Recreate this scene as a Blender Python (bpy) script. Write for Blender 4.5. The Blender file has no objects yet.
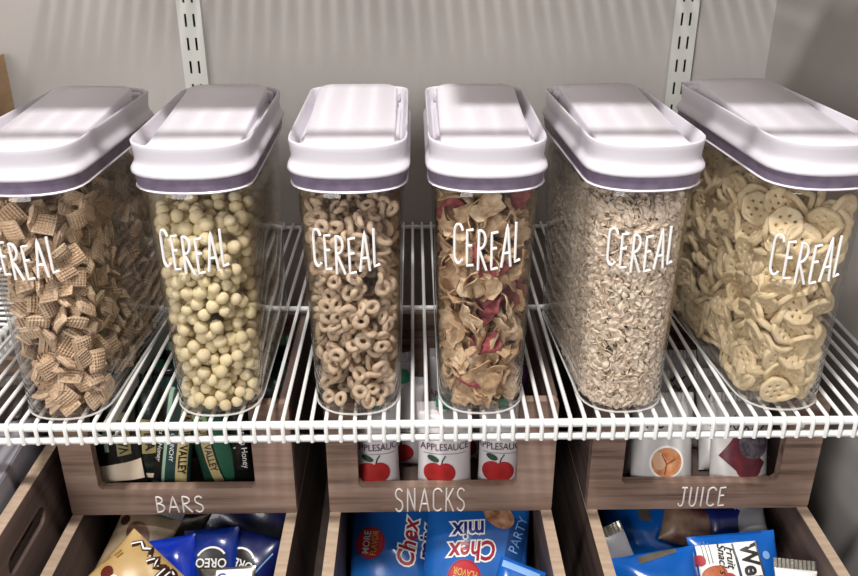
import bpy, bmesh, math, random
import numpy as np
from mathutils import Vector, Matrix, Quaternion

# ------------------------------------------------------------------ camera, world, lights, exposure
scene = bpy.context.scene
COL = scene.collection
F_PX = 870.0
PITCH = math.radians(25.1)
YAW = math.radians(0.95)
CAM = Vector((0.0, 0.0, 0.481))
cam_data = bpy.data.cameras.new('camera')
cam_data.sensor_fit = 'HORIZONTAL'
cam_data.sensor_width = 36.0
cam_data.lens = 36.0 * F_PX / 858.0
cam_data.clip_start = 0.01
cam = bpy.data.objects.new('camera', cam_data)
cam.location = CAM
cam.rotation_euler = (math.pi / 2 - PITCH, 0, -YAW)
COL.objects.link(cam)
scene.camera = cam

world = bpy.data.worlds.new('world')
scene.world = world
world.use_nodes = True
world.node_tree.nodes['Background'].inputs['Color'].default_value = (0.93, 0.96, 1.0, 1)
world.node_tree.nodes['Background'].inputs['Strength'].default_value = 0.17

def lamp(name, kind, loc, target, energy, size, color):
    l = bpy.data.lights.new(name, kind)
    l.energy = energy
    l.color = color
    if kind == 'AREA':
        l.shape = 'DISK'
        l.size = size
    o = bpy.data.objects.new(name, l)
    o.location = loc
    o.rotation_euler = (Vector(target) - Vector(loc)).to_track_quat('-Z', 'Y').to_euler()
    COL.objects.link(o)
    return o
lamp('ceiling_light', 'AREA', (-0.08, 0.22, 1.62), (0.05, 0.85, 0.1), 29.0, 0.172, (1.0, 0.965, 0.93))
lamp('front_fill_light', 'AREA', (-1.05, -1.35, 0.85), (0.05, 0.9, 0.1), 29.0, 1.1, (1.0, 0.975, 0.95))  # added fill lamp behind the camera, brightens the wall and container fronts

vs = scene.view_settings
vs.view_transform = 'Standard'
vs.look = 'None'
vs.gamma = 1.0
vs.use_curve_mapping = False
vs.exposure = 0.14
scene.cycles.transparent_max_bounces = 24
scene.cycles.max_bounces = 10

# ------------------------------------------------------------------ pixel -> place (used only to measure the photograph)
_fw = Vector((math.sin(YAW) * math.cos(PITCH), math.cos(YAW) * math.cos(PITCH), -math.sin(PITCH)))
_rt = Vector((math.cos(YAW), -math.sin(YAW), 0))
_up = _rt.cross(_fw)
def ray(px, py):
    return _fw + _rt * ((px - 429.0) / F_PX) - _up * ((py - 288.0) / F_PX)
def PD(px, py, d):
    r = ray(px, py); return CAM + r * (d / r.y)
def PZ(px, py, z):
    r = ray(px, py); return CAM + r * ((z - CAM.z) / r.z)

# ------------------------------------------------------------------ materials
def srgb(h):
    h = h.lstrip('#')
    c = [int(h[i:i + 2], 16) / 255 for i in (0, 2, 4)]
    return tuple(((x / 12.92) if x <= 0.04045 else ((x + 0.055) / 1.055) ** 2.4) for x in c) + (1.0,)
MATS = {}
def mat(name, col='#808080', rough=0.5, metal=0.0, noise=None, bump=0.0, bump_scale=200.0, sub=0.0, coat=0.0, spec=0.5, rnd=0.0):
    """procedural principled material; noise = (second colour, scale, (sx,sy,sz))"""
    if name in MATS: return MATS[name]
    m = bpy.data.materials.new(name); m.use_nodes = True
    nt = m.node_tree; b = nt.nodes['Principled BSDF']
    b.inputs['Base Color'].default_value = srgb(col)
    b.inputs['Roughness'].default_value = rough
    b.inputs['Metallic'].default_value = metal
    b.inputs['Coat Weight'].default_value = coat
    b.inputs['Specular IOR Level'].default_value = spec
    if sub:
        b.inputs['Subsurface Weight'].default_value = sub
        b.inputs['Subsurface Radius'].default_value = (0.004, 0.003, 0.002)
    tc = nt.nodes.new('ShaderNodeTexCoord')
    out = None
    if noise:
        c2, sc, st = noise
        mp = nt.nodes.new('ShaderNodeMapping'); mp.inputs['Scale'].default_value = st
        nt.links.new(tc.outputs['Object'], mp.inputs['Vector'])
        n = nt.nodes.new('ShaderNodeTexNoise'); n.inputs['Scale'].default_value = sc
        n.inputs['Detail'].default_value = 4
        nt.links.new(mp.outputs['Vector'], n.inputs['Vector'])
        r = nt.nodes.new('ShaderNodeValToRGB')
        r.color_ramp.elements[0].position = 0.35; r.color_ramp.elements[1].position = 0.65
        r.color_ramp.elements[0].color = srgb(col); r.color_ramp.elements[1].color = srgb(c2)
        nt.links.new(n.outputs['Fac'], r.inputs['Fac'])
        out = r.outputs['Color']
        nt.links.new(out, b.inputs['Base Color'])
    if rnd:
        oi = nt.nodes.new('ShaderNodeObjectInfo')
        hs = nt.nodes.new('ShaderNodeHueSaturation')
        mr = nt.nodes.new('ShaderNodeMapRange')
        mr.inputs['To Min'].default_value = 1 - rnd; mr.inputs['To Max'].default_value = 1 + rnd
        nt.links.new(oi.outputs['Random'], mr.inputs['Value'])
        nt.links.new(mr.outputs['Result'], hs.inputs['Value'])
        if out: nt.links.new(out, hs.inputs['Color'])
        else: hs.inputs['Color'].default_value = srgb(col)
        nt.links.new(hs.outputs['Color'], b.inputs['Base Color'])
    if bump:
        n2 = nt.nodes.new('ShaderNodeTexNoise'); n2.inputs['Scale'].default_value = bump_scale
        n2.inputs['Detail'].default_value = 3
        nt.links.new(tc.outputs['Object'], n2.inputs['Vector'])
        bp = nt.nodes.new('ShaderNodeBump'); bp.inputs['Strength'].default_value = bump
        bp.inputs['Distance'].default_value = 0.002
        nt.links.new(n2.outputs['Fac'], bp.inputs['Height'])
        nt.links.new(bp.outputs['Normal'], b.inputs['Normal'])
    MATS[name] = m
    return m

def mat_clear(name='clear_plastic', tint=(0.965, 0.955, 0.945, 1), ior=1.46):
    if name in MATS: return MATS[name]
    m = bpy.data.materials.new(name); m.use_nodes = True
    nt = m.node_tree; nt.nodes.clear()
    o = nt.nodes.new('ShaderNodeOutputMaterial')
    mix = nt.nodes.new('ShaderNodeMixShader')
    t = nt.nodes.new('ShaderNodeBsdfTransparent'); t.inputs['Color'].default_value = tint
    g = nt.nodes.new('ShaderNodeBsdfGlossy'); g.inputs['Roughness'].default_value = 0.04
    f = nt.nodes.new('ShaderNodeFresnel'); f.inputs['IOR'].default_value = 1.38
    geo = nt.nodes.new('ShaderNodeNewGeometry')            # same Fresnel on both faces of the thin wall
    mr = nt.nodes.new('ShaderNodeMapRange')
    mr.inputs['To Min'].default_value = ior; mr.inputs['To Max'].default_value = 1 / ior
    nt.links.new(geo.outputs['Backfacing'], mr.inputs['Value']); nt.links.new(mr.outputs['Result'], f.inputs['IOR'])
    nt.links.new(f.outputs['Fac'], mix.inputs['Fac'])
    nt.links.new(t.outputs['BSDF'], mix.inputs[1]); nt.links.new(g.outputs['BSDF'], mix.inputs[2])
    nt.links.new(mix.outputs['Shader'], o.inputs['Surface'])
    MATS[name] = m
    return m

def mat_rib():  # whitish mix paints the bright edge highlight into the base rib
    m = bpy.data.materials.new('rib_edge_highlight'); m.use_nodes = True
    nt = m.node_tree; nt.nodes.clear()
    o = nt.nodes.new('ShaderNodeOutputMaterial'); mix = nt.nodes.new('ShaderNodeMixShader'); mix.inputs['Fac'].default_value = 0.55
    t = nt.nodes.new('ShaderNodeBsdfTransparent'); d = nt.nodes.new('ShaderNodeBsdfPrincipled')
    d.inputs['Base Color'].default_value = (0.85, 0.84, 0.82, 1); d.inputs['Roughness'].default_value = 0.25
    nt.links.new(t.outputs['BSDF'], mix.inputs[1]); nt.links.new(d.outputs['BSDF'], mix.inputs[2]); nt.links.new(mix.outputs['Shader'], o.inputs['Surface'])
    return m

def mat_wood(name, c0, c1, c2, axis=0):
    if name in MATS: return MATS[name]
    m = bpy.data.materials.new(name); m.use_nodes = True
    nt = m.node_tree; b = nt.nodes['Principled BSDF']
    tc = nt.nodes.new('ShaderNodeTexCoord')
    oi = nt.nodes.new('ShaderNodeObjectInfo')
    ad = nt.nodes.new('ShaderNodeVectorMath'); ad.operation = 'ADD'
    sc = nt.nodes.new('ShaderNodeVectorMath'); sc.operation = 'SCALE'
    sc.inputs['Scale'].default_value = 7.0
    nt.links.new(oi.outputs['Random'], sc.inputs[0])
    nt.links.new(tc.outputs['Object'], ad.inputs[0]); nt.links.new(sc.outputs['Vector'], ad.inputs[1])
    mp = nt.nodes.new('ShaderNodeMapping')
    s = [55, 55, 55]; s[axis] = 3.2
    mp.inputs['Scale'].default_value = s
    nt.links.new(ad.outputs['Vector'], mp.inputs['Vector'])
    n = nt.nodes.new('ShaderNodeTexNoise'); n.inputs['Scale'].default_value = 1.0
    n.inputs['Detail'].default_value = 6; n.inputs['Roughness'].default_value = 0.62; n.inputs['Distortion'].default_value = 0.6
    nt.links.new(mp.outputs['Vector'], n.inputs['Vector'])
    r = nt.nodes.new('ShaderNodeValToRGB')
    e = r.color_ramp.elements
    e[0].position = 0.32; e[0].color = srgb(c0)
    e[1].position = 0.68; e[1].color = srgb(c2)
    k = e.new(0.47); k.color = srgb(c1)
    nt.links.new(n.outputs['Fac'], r.inputs['Fac'])
    nt.links.new(r.outputs['Color'], b.inputs['Base Color'])
    b.inputs['Roughness'].default_value = 0.6
    bp = nt.nodes.new('ShaderNodeBump'); bp.inputs['Strength'].default_value = 0.15; bp.inputs['Distance'].default_value = 0.001
    nt.links.new(n.outputs['Fac'], bp.inputs['Height']); nt.links.new(bp.outputs['Normal'], b.inputs['Normal'])
    MATS[name] = m
    return m

WHITE_LID = mat('lid_white', '#dcd8e0', 0.32, spec=0.5)
WIRE = mat('wire_white', '#f2f2f0', 0.35)
STEEL = mat('standard_grey', '#c3c4bf', 0.5)
CLEAR = mat_clear()
GASKET = mat('gasket_silicone', '#7a6d84', 0.25, noise=('#8a7d92', 60, (1, 1, 1)))
PRINT = mat('print_white', '#f6f5f4', 0.5)
WALL = mat('wall_paint', '#aca7a4', 0.85, noise=('#a5a09d', 6, (1, 1, 1)), bump=0.05, bump_scale=350)
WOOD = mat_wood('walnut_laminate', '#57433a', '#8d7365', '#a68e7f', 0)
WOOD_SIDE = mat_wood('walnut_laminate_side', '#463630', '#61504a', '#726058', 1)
WOOD_EDGE = mat('board_edge', '#bda892', 0.65, noise=('#ad957f', 40, (1, 4, 1)))

# ------------------------------------------------------------------ mesh helpers
class MB:
    def __init__(self): self.v = []; self.f = []; self.m = []
    def add(self, verts, faces, mi=0):
        o = len(self.v)
        self.v.extend([tuple(p) for p in verts])
        self.f.extend([tuple(i + o for i in f) for f in faces])
        self.m.extend([mi] * len(faces))
    def box(self, x0, x1, y0, y1, z0, z1, bev=0.0, mi=0):
        if bev <= 0:
            vs_ = [(x0, y0, z0), (x1, y0, z0), (x1, y1, z0), (x0, y1, z0), (x0, y0, z1), (x1, y0, z1), (x1, y1, z1), (x0, y1, z1)]
            self.add(vs_, [(0, 3, 2, 1), (4, 5, 6, 7), (0, 1, 5, 4), (1, 2, 6, 5), (2, 3, 7, 6), (3, 0, 4, 7)], mi); return
        bm = bmesh.new()
        bmesh.ops.create_cube(bm, size=1.0)
        for v in bm.verts:
            v.co = Vector(((x0 + x1) / 2 + v.co.x * (x1 - x0), (y0 + y1) / 2 + v.co.y * (y1 - y0), (z0 + z1) / 2 + v.co.z * (z1 - z0)))
        bmesh.ops.bevel(bm, geom=bm.edges[:], offset=bev, segments=2, affect='EDGES', profile=0.5)
        bm.verts.index_update()
        self.add([v.co for v in bm.verts], [[v.index for v in f.verts] for f in bm.faces], mi)
        bm.free()
    def tube(self, pts, r, n=8, caps=True, mi=0, flat=None):
        pts = [Vector(p) for p in pts]
        o = len(self.v); k = len(pts)
        up = Vector((0, 0, 1)); prev = None
        for i, p in enumerate(pts):
            t = (pts[min(i + 1, k - 1)] - pts[max(i - 1, 0)])
            if t.length < 1e-9: t = Vector((0, 1, 0))
            t.normalize()
            if prev is None:
                a = t.cross(Vector((0, 0, 1)) if abs(t.z) < 0.9 else Vector((1, 0, 0))).normalized()
            else:
                a = (prev - t * prev.dot(t))
                a = a.normalized() if a.length > 1e-6 else t.orthogonal().normalized()
            prev = a
            b = t.cross(a)
            for j in range(n):
                an = 2 * math.pi * j / n
                q = p + a * (r * math.cos(an)) + b * (r * math.sin(an))
                self.v.append(tuple(q))
        for i in range(k - 1):
            for j in range(n):
                j2 = (j + 1) % n
                self.f.append((o + i * n + j, o + i * n + j2, o + (i + 1) * n + j2, o + (i + 1) * n + j)); self.m.append(mi)
        if caps:
            self.f.append(tuple(o + j for j in reversed(range(n)))); self.m.append(mi)
            self.f.append(tuple(o + (k - 1) * n + j for j in range(n))); self.m.append(mi)
    def loft(self, rings, cap0=True, cap1=True, mi=0):
        o = len(self.v); n = len(rings[0])
        for r in rings: self.v.extend([tuple(p) for p in r])
        for i in range(len(rings) - 1):
            for j in range(n):
                j2 = (j + 1) % n
                self.f.append((o + i * n + j, o + i * n + j2, o + (i + 1) * n + j2, o + (i + 1) * n + j)); self.m.append(mi)
        if cap0: self.f.append(tuple(o + j for j in reversed(range(n)))); self.m.append(mi)
        if cap1: self.f.append(tuple(o + (len(rings) - 1) * n + j for j in range(n))); self.m.append(mi)
    def mesh(self, name, mats, smooth=True, angle=40):
        me = bpy.data.meshes.new(name)
        me.from_pydata(self.v, [], self.f)
        if not isinstance(mats, (list, tuple)): mats = [mats]
        for m in mats: me.materials.append(m)
        if len(mats) > 1: me.polygons.foreach_set('material_index', self.m)
        if smooth:
            me.shade_smooth()
            me.set_sharp_from_angle(angle=math.radians(angle))
        me.update()
        return me

def link(name, me, parent=None, loc=None):
    o = bpy.data.objects.new(name, me)
    COL.objects.link(o)
    if parent is not None: o.parent = parent
    if loc is not None: o.location = loc
    return o
def part(name, mb, mats, parent=None, smooth=True, angle=40, loc=None):
    return link(name, mb.mesh(name, mats, smooth, angle), parent, loc)
def empty(name, loc=(0, 0, 0), rz=0.0):
    o = bpy.data.objects.new(name, None)
    o.empty_display_size = 0.02
    o.location = loc; o.rotation_euler = (0, 0, rz)
    COL.objects.link(o)
    return o
def tag(o, label, cat, group=None, kind=None):
    o['label'] = label; o['category'] = cat
    if group: o['group'] = group
    if kind: o['kind'] = kind
    return o
def structure(o, label=None, cat=None):
    o['kind'] = 'structure'
    if label: o['label'] = label
    if cat: o['category'] = cat
    return o

# ------------------------------------------------------------------ stroke lettering
def arc(cx, cy, rx, ry, a0, a1, n=12):
    return [(cx + rx * math.cos(math.radians(a0 + (a1 - a0) * i / n)), cy + ry * math.sin(math.radians(a0 + (a1 - a0) * i / n))) for i in range(n + 1)]
LET = {
    'C': (0.62, [arc(0.36, 0.76, 0.27, 0.22, 20, 180, 8) + arc(0.36, 0.22, 0.27, 0.2, 180, 330, 8)]),
    'E': (0.5, [[(0.46, 0.98), (0.08, 0.95), (0.1, 0.02), (0.5, 0.05)], [(0.09, 0.55), (0.4, 0.57)]]),
    'R': (0.6, [[(0.08, 0.0), (0.1, 0.98)], [(0.1, 0.97)] + arc(0.18, 0.75, 0.32, 0.22, 80, -80, 9) + [(0.1, 0.5)], [(0.14, 0.5), (0.6, 0.0)]]),
    'A': (0.62, [[(0.02, 0.0), (0.34, 1.0), (0.62, 0.0)], [(0.13, 0.33), (0.53, 0.33)]]),
    'L': (0.46, [[(0.08, 1.0), (0.1, 0.03), (0.46, 0.06)]]),
    'B': (0.56, [[(0.08, 0.0), (0.1, 0.98)], [(0.1, 0.97)] + arc(0.16, 0.76, 0.28, 0.21, 85, -85, 8) + [(0.1, 0.55)], [(0.1, 0.54)] + arc(0.16, 0.28, 0.36, 0.26, 85, -85, 8) + [(0.08, 0.02)]]),
    'S': (0.52, [arc(0.27, 0.76, 0.22, 0.22, 30, 240, 10) + arc(0.25, 0.25, 0.24, 0.24, 70, -150, 10)]),
    'N': (0.64, [[(0.08, 0.0), (0.1, 1.0), (0.54, 0.02), (0.55, 1.0)]]),
    'K': (0.56, [[(0.08, 0.0), (0.1, 1.0)], [(0.52, 0.98), (0.11, 0.45)], [(0.2, 0.55), (0.55, 0.0)]]),
    'J': (0.5, [[(0.12, 0.98), (0.5, 0.98)], [(0.34, 0.98), (0.34, 0.25)] + arc(0.17, 0.22, 0.17, 0.2, 0, -160, 8)]),
    'U': (0.6, [[(0.08, 1.0), (0.08, 0.3)] + arc(0.3, 0.27, 0.22, 0.26, 180, 360, 10) + [(0.52, 1.0)]]),
    'I': (0.24, [[(0.12, 1.0), (0.12, 0.0)]]),
}
def stroke_text(mb, text, width, height, mapper, r, gap=0.17, n=6, wob=None):
    """mapper(s, t) -> Vector; s runs -width/2..width/2, t 0..height"""
    tot = sum(LET[c][0] for c in text) + gap * (len(text) - 1)
    k = width / tot; x = -width / 2
    for i, c in enumerate(text):
        w, strokes = LET[c]
        dz, hs = wob[i] if wob else (0, 1)
        for st in strokes:
            fine = []
            for a, b in zip(st[:-1], st[1:]):
                L = math.hypot((b[0] - a[0]) * k, (b[1] - a[1]) * height)
                m = max(1, int(L / 0.004))
                for j in range(m): fine.append((a[0] + (b[0] - a[0]) * j / m, a[1] + (b[1] - a[1]) * j / m))
            fine.append(st[-1])
            mb.tube([mapper(x + p[0] * k, p[1] * height * hs + dz) for p in fine], r, n)
        x += (w + gap) * k

# ------------------------------------------------------------------ the room
Y_BACK = 1.272; X_RIGHT = PD(777, 0, 1.272).x; X_LEFT = -0.92; Z_FLOOR = -0.335
def plane_box(name, b, m):
    mb = MB(); mb.box(*b); return part(name, mb, m, smooth=False)
structure(plane_box('wall_back', (X_LEFT - 0.1, X_RIGHT + 0.1, Y_BACK, Y_BACK + 0.08, Z_FLOOR - 0.05, 2.0), WALL), 'warm grey painted back wall of the pantry', 'wall')
structure(plane_box('wall_right', (X_RIGHT, X_RIGHT + 0.08, -0.1, Y_BACK, Z_FLOOR - 0.05, 2.0), WALL), 'warm grey painted side wall right of the containers', 'wall')
structure(plane_box('wall_left', (X_LEFT - 0.08, X_LEFT, 0.1, Y_BACK, Z_FLOOR - 0.05, 2.0), WALL), 'warm grey painted wall left of the side shelf', 'wall')
FLOORM = mat('pantry_base', '#5a4d45', 0.7, noise=('#4d423b', 9, (1, 6, 1)))
structure(plane_box('floor', (X_LEFT - 0.1, X_RIGHT + 0.1, -0.1, Y_BACK + 0.08, Z_FLOOR - 0.04, Z_FLOOR), FLOORM), 'dark board below the wooden bins', 'floor')

# ------------------------------------------------------------------ wire shelves
WR = 0.0021; ROD = 0.0043
Y_FRONT = 0.7262
def wire_path(y_front, y_back, lip):
    pts = [(0, y_back, -WR), (0, (y_front + y_back) / 2, -WR), (0, y_front + 0.004, -WR)]
    for a in (0, 30, 60, 90):
        an = math.radians(a)
        pts.append((0, y_front - ROD * math.sin(an) * 1.45 + 0.001, -WR - ROD * 1.4 * (1 - math.cos(an))))
    pts.append((0, y_front - ROD * 1.45 + 0.001, -lip))
    return pts
def make_wire_shelf(z, x0, x1, yf, yb, pitch, lip, mids, xref, label, cat='shelf'):
    root = empty('wire_shelf', (0, 0, z))
    tag(root, label, cat)
    def rod(y, zz, r=ROD):
        mb = MB(); mb.tube([(x0, y, zz), ((x0 + x1) / 2, y, zz), (x1, y, zz)], r, 12)
        part('cross_rod', mb, WIRE, root)
    rod(yf, -2 * WR - ROD); rod(yf, -lip + 0.001, ROD * 0.9)
    for y in mids: rod(y, -2 * WR - 0.0035, 0.0037)
    rod(yb - 0.004, -2 * WR - 0.0035, 0.0037)
    mb = MB(); mb.tube(wire_path(yf, yb, lip), WR, 7)
    me = mb.mesh('wire', WIRE)
    i0 = math.ceil((x0 - xref) / pitch); i1 = math.floor((x1 - xref) / pitch)
    for i in range(i0, i1 + 1):
        link('wire', me, root, (xref + i * pitch, 0, 0))
    return root
PITCHW = 0.01425
XREF = PZ(412.5, 400, 0.0).x
make_wire_shelf(0.0, -0.487, X_RIGHT - 0.002, Y_FRONT, Y_BACK - 0.001, PITCHW, 0.0250, [0.983], XREF, 'white coated wire shelf carrying the six clear cereal containers')

# side shelf along the left wall (its lip runs in depth)
def make_side_shelf():
    root = empty('wire_shelf', (-0.4945, 0, 0.0))
    tag(root, 'white wire shelf end at the left edge, running along the side wall', 'shelf')
    for zz, r in ((-2 * WR - ROD, ROD), (-0.030, ROD)):
        mb = MB(); mb.tube([(0, 0.55, zz), (0, 0.9, zz), (0, Y_BACK - 0.001, zz)], r, 10); part('cross_rod', mb, WIRE, root)
    mb = MB(); mb.tube([(-0.415, 0.55, -2 * WR - 0.0035), (-0.415, Y_BACK - 0.001, -2 * WR - 0.0035)], 0.0037, 10); part('cross_rod', mb, WIRE, root)
    pts = [(-y + 0.0, 0, z) for (_, y, z) in []]
    mb = MB()
    base = wire_path(0.0, 0.42, 0.031)
    mb.tube([(-p[1], 0, p[2]) for p in base], WR, 7)
    me = mb.mesh('wire', WIRE)
    for i in range(47):
        link('wire', me, root, (0, 0.56 + i * 0.0145, 0))
make_side_shelf()

# slotted wall standards
def make_standard(xc, label):
    root = empty('wall_standard', (xc, Y_BACK, 0.0))
    tag(root, label, 'shelf standard', 'slotted wall standards')
    W = 0.033; H0, H1 = -0.25, 0.62; T = 0.0125
    mb = MB()
    mb.box(-W / 2, -W / 2 + 0.0016, -T, 0, H0, H1); mb.box(W / 2 - 0.0016, W / 2, -T, 0, H0, H1)
    sw, sh, pitch = 0.0031, 0.0175, 0.0322
    cx = (-0.0058, 0.0058)
    yf0, yf1 = -T - 0.0014, -T
    mb.box(-W / 2, cx[0] - sw / 2, yf0, yf1, H0, H1)
    mb.box(cx[0] + sw / 2, cx[1] - sw / 2, yf0, yf1, H0, H1)
    mb.box(cx[1] + sw / 2, W / 2, yf0, yf1, H0, H1)
    zs = PD(192, 44, Y_BACK - T).z
    k0 = math.ceil((H0 + 0.02 - zs) / pitch); k1 = math.floor((H1 - 0.02 - zs) / pitch)
    prev = H0
    for k in range(k0, k1 + 1):
        zc = zs + k * pitch
        for c in cx: mb.box(c - sw / 2, c + sw / 2, yf0, yf1, prev, zc - sh / 2)
        prev = zc + sh / 2
    for c in cx: mb.box(c - sw / 2, c + sw / 2, yf0, yf1, prev, H1)
    part('channel', mb, STEEL, root, smooth=False)
    mb = MB(); mb.box(-W / 2 + 0.002, W / 2 - 0.002, -0.002, -0.0004, H0, H1)  # dark sheet painted as the shade seen through the slots
    part('slot_shade_back', mb, mat('slot_shade', '#2e2d2c', 0.7), root, smooth=False)
    return root
XL_STD = PD(192.5, 44, Y_BACK - 0.013).x; XR_STD = PD(683, 44, Y_BACK - 0.013).x
make_standard(XL_STD, 'pale grey slotted metal standard on the back wall, the left one')
make_standard(XR_STD, 'pale grey slotted metal standard on the back wall, the right one')

def make_bracket(xc, label, z=0.0):
    root = empty('shelf_bracket', (xc, Y_BACK - 0.014, z))
    tag(root, label, 'bracket', 'shelf brackets')
    top = -2 * WR - 0.0085
    L = Y_BACK - 0.014 - Y_FRONT - 0.012
    prof = [(0, top), (-L, top), (-L, top - 0.008), (-L * 0.75, top - 0.012), (-0.05, top - 0.05), (0, top - 0.06)]
    mb = MB()
    n = len(prof)
    v = [(-0.0035, y, z_) for y, z_ in prof] + [(0.0035, y, z_) for y, z_ in prof]
    mb.add(v, [tuple(range(n)), tuple(reversed(range(n, 2 * n)))] + [(i, (i + 1) % n + 0, (i + 1) % n + n, i + n)[::-1] for i in range(n)])
    part('bracket_arm', mb, STEEL, root, smooth=False)
    mb = MB()
    ring = [(0.011 * math.cos(a), -L - 0.0035, top - 0.007 + 0.008 * math.sin(a)) for a in [math.pi * (1 + i / 10) for i in range(11)]]
    mb.tube(ring, 0.0017, 6)
    part('wire_clip', mb, WIRE, root)
    return root
make_bracket(XL_STD, 'grey steel bracket under the wire shelf below the leftmost container')
make_bracket(XR_STD, 'grey steel bracket under the wire shelf below the rightmost container')

# the next shelf up (above the frame) and what stands on it: they shade the lids
UZ = 0.435
make_wire_shelf(UZ, -0.487, X_RIGHT - 0.002, Y_FRONT, Y_BACK - 0.001, 0.0210, 0.0250, [0.983], 0.006, 'white coated wire shelf above the containers')
def storage_box(x0, x1, y0, y1, h, label, z=UZ, col='#a98a68'):
    root = empty('storage_box', ((x0 + x1) / 2, y0, z))
    tag(root, label, 'box')
    w = (x1 - x0) / 2; d = y1 - y0
    cb = mat('cardboard' + col, col, 0.8, noise=('#9b7d5c', 18, (1, 1, 8)))
    mb = MB(); t = 0.004
    mb.box(-w, w, 0, t, 0, h); mb.box(-w, w, d - t, d, 0, h); mb.box(-w, -w + t, t, d - t, 0, h); mb.box(w - t, w, t, d - t, 0, h); mb.box(-w + t, w - t, t, d - t, 0, t)
    part('box_body', mb, cb, root, smooth=False)
    for s in (-1, 1):
        mb = MB()
        if s < 0: mb.box(-w, w, 0, d / 2 - 0.001, h, h + 0.003)
        else: mb.box(-w, w, d / 2 + 0.001, d, h, h + 0.003)
        part('flap', mb, cb, root, smooth=False)
    mb = MB(); mb.box(-w * 1.0, w, d / 2 - 0.022, d / 2 + 0.022, h + 0.003, h + 0.0036)
    part('packing_tape', mb, mat('packing_tape', '#b89a70', 0.3), root, smooth=False)
storage_box(-0.47, -0.115, 0.785, 0.97, 0.115, 'wide brown cardboard box on the upper wire shelf, the left one')
storage_box(-0.1, 0.015, 0.90, 1.0, 0.105, 'narrow brown cardboard box added between the two wide boxes to shade the wall')  # unseen box added to keep light through the gap off the wall
storage_box(0.03, 0.42, 0.795, 0.97, 0.115, 'wide brown cardboard box on the upper wire shelf, the right one')
# tan box on the side shelf
_c = PD(13, 100, 1.26)
storage_box(_c.x - 0.2, _c.x, 1.15, 1.26, PD(3, 64, 1.2).z, 'tan cardboard box standing at the far left edge by the wall', z=0.0)

# ------------------------------------------------------------------ cereal containers
def ring(a, D, z, bf=0.042, bb=0.024, nf=2.35, nb=3.0, m=14):
    """outline of the container: bulging front (towards -y), straight sides, squarer back"""
    bf = min(bf, D * 0.6); pts = []
    for i in range(m + 1):                         # front, from left to right
        t = math.pi * (1 - i / m)
        c, s = math.cos(t), math.sin(t)
        pts.append((a * math.copysign(abs(c) ** (2 / nf), c), -(D - bf) - bf * abs(s) ** (2 / nf), z))
    for k in (0.33, 0.66): pts.append((a, -(D - bf) + k * (2 * D - bf - bb), z))
    for i in range(m + 1):
        t = math.pi * i / m
        c, s = math.cos(t), math.sin(t)
        pts.append((a * math.copysign(abs(c) ** (2 / nb), c), (D - bb) + bb * abs(s) ** (2 / nb), z))
    for k in (0.66, 0.33): pts.append((-a, -(D - bf) + k * (2 * D - bf - bb), z))
    return pts
A0, A1 = 0.0425, 0.0482        # half width at the base and at the neck
D0, D1 = 0.1200, 0.1195        # half depth
H_BODY = 0.2335
def jar_a(z): return A0 + (A1 - A0) * z / 0.225
def jar_d(z): return D0 + (D1 - D0) * z / 0.225
def front_point(s, z, off=0.0):
    """point on the front of the jar at arc distance s from the centre line"""
    R = ring(jar_a(z) + off, jar_d(z) + off, z, m=64)[:65]
    mid = 32; acc = 0.0; i = mid; st = 1 if s >= 0 else -1
    s = abs(s)
    while 0 < i < 64:
        p, q = Vector(R[i]), Vector(R[i + st]); L = (q - p).length
        if acc + L >= s: return p.lerp(q, (s - acc) / L)
        acc += L; i += st
    return Vector(R[i])

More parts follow.
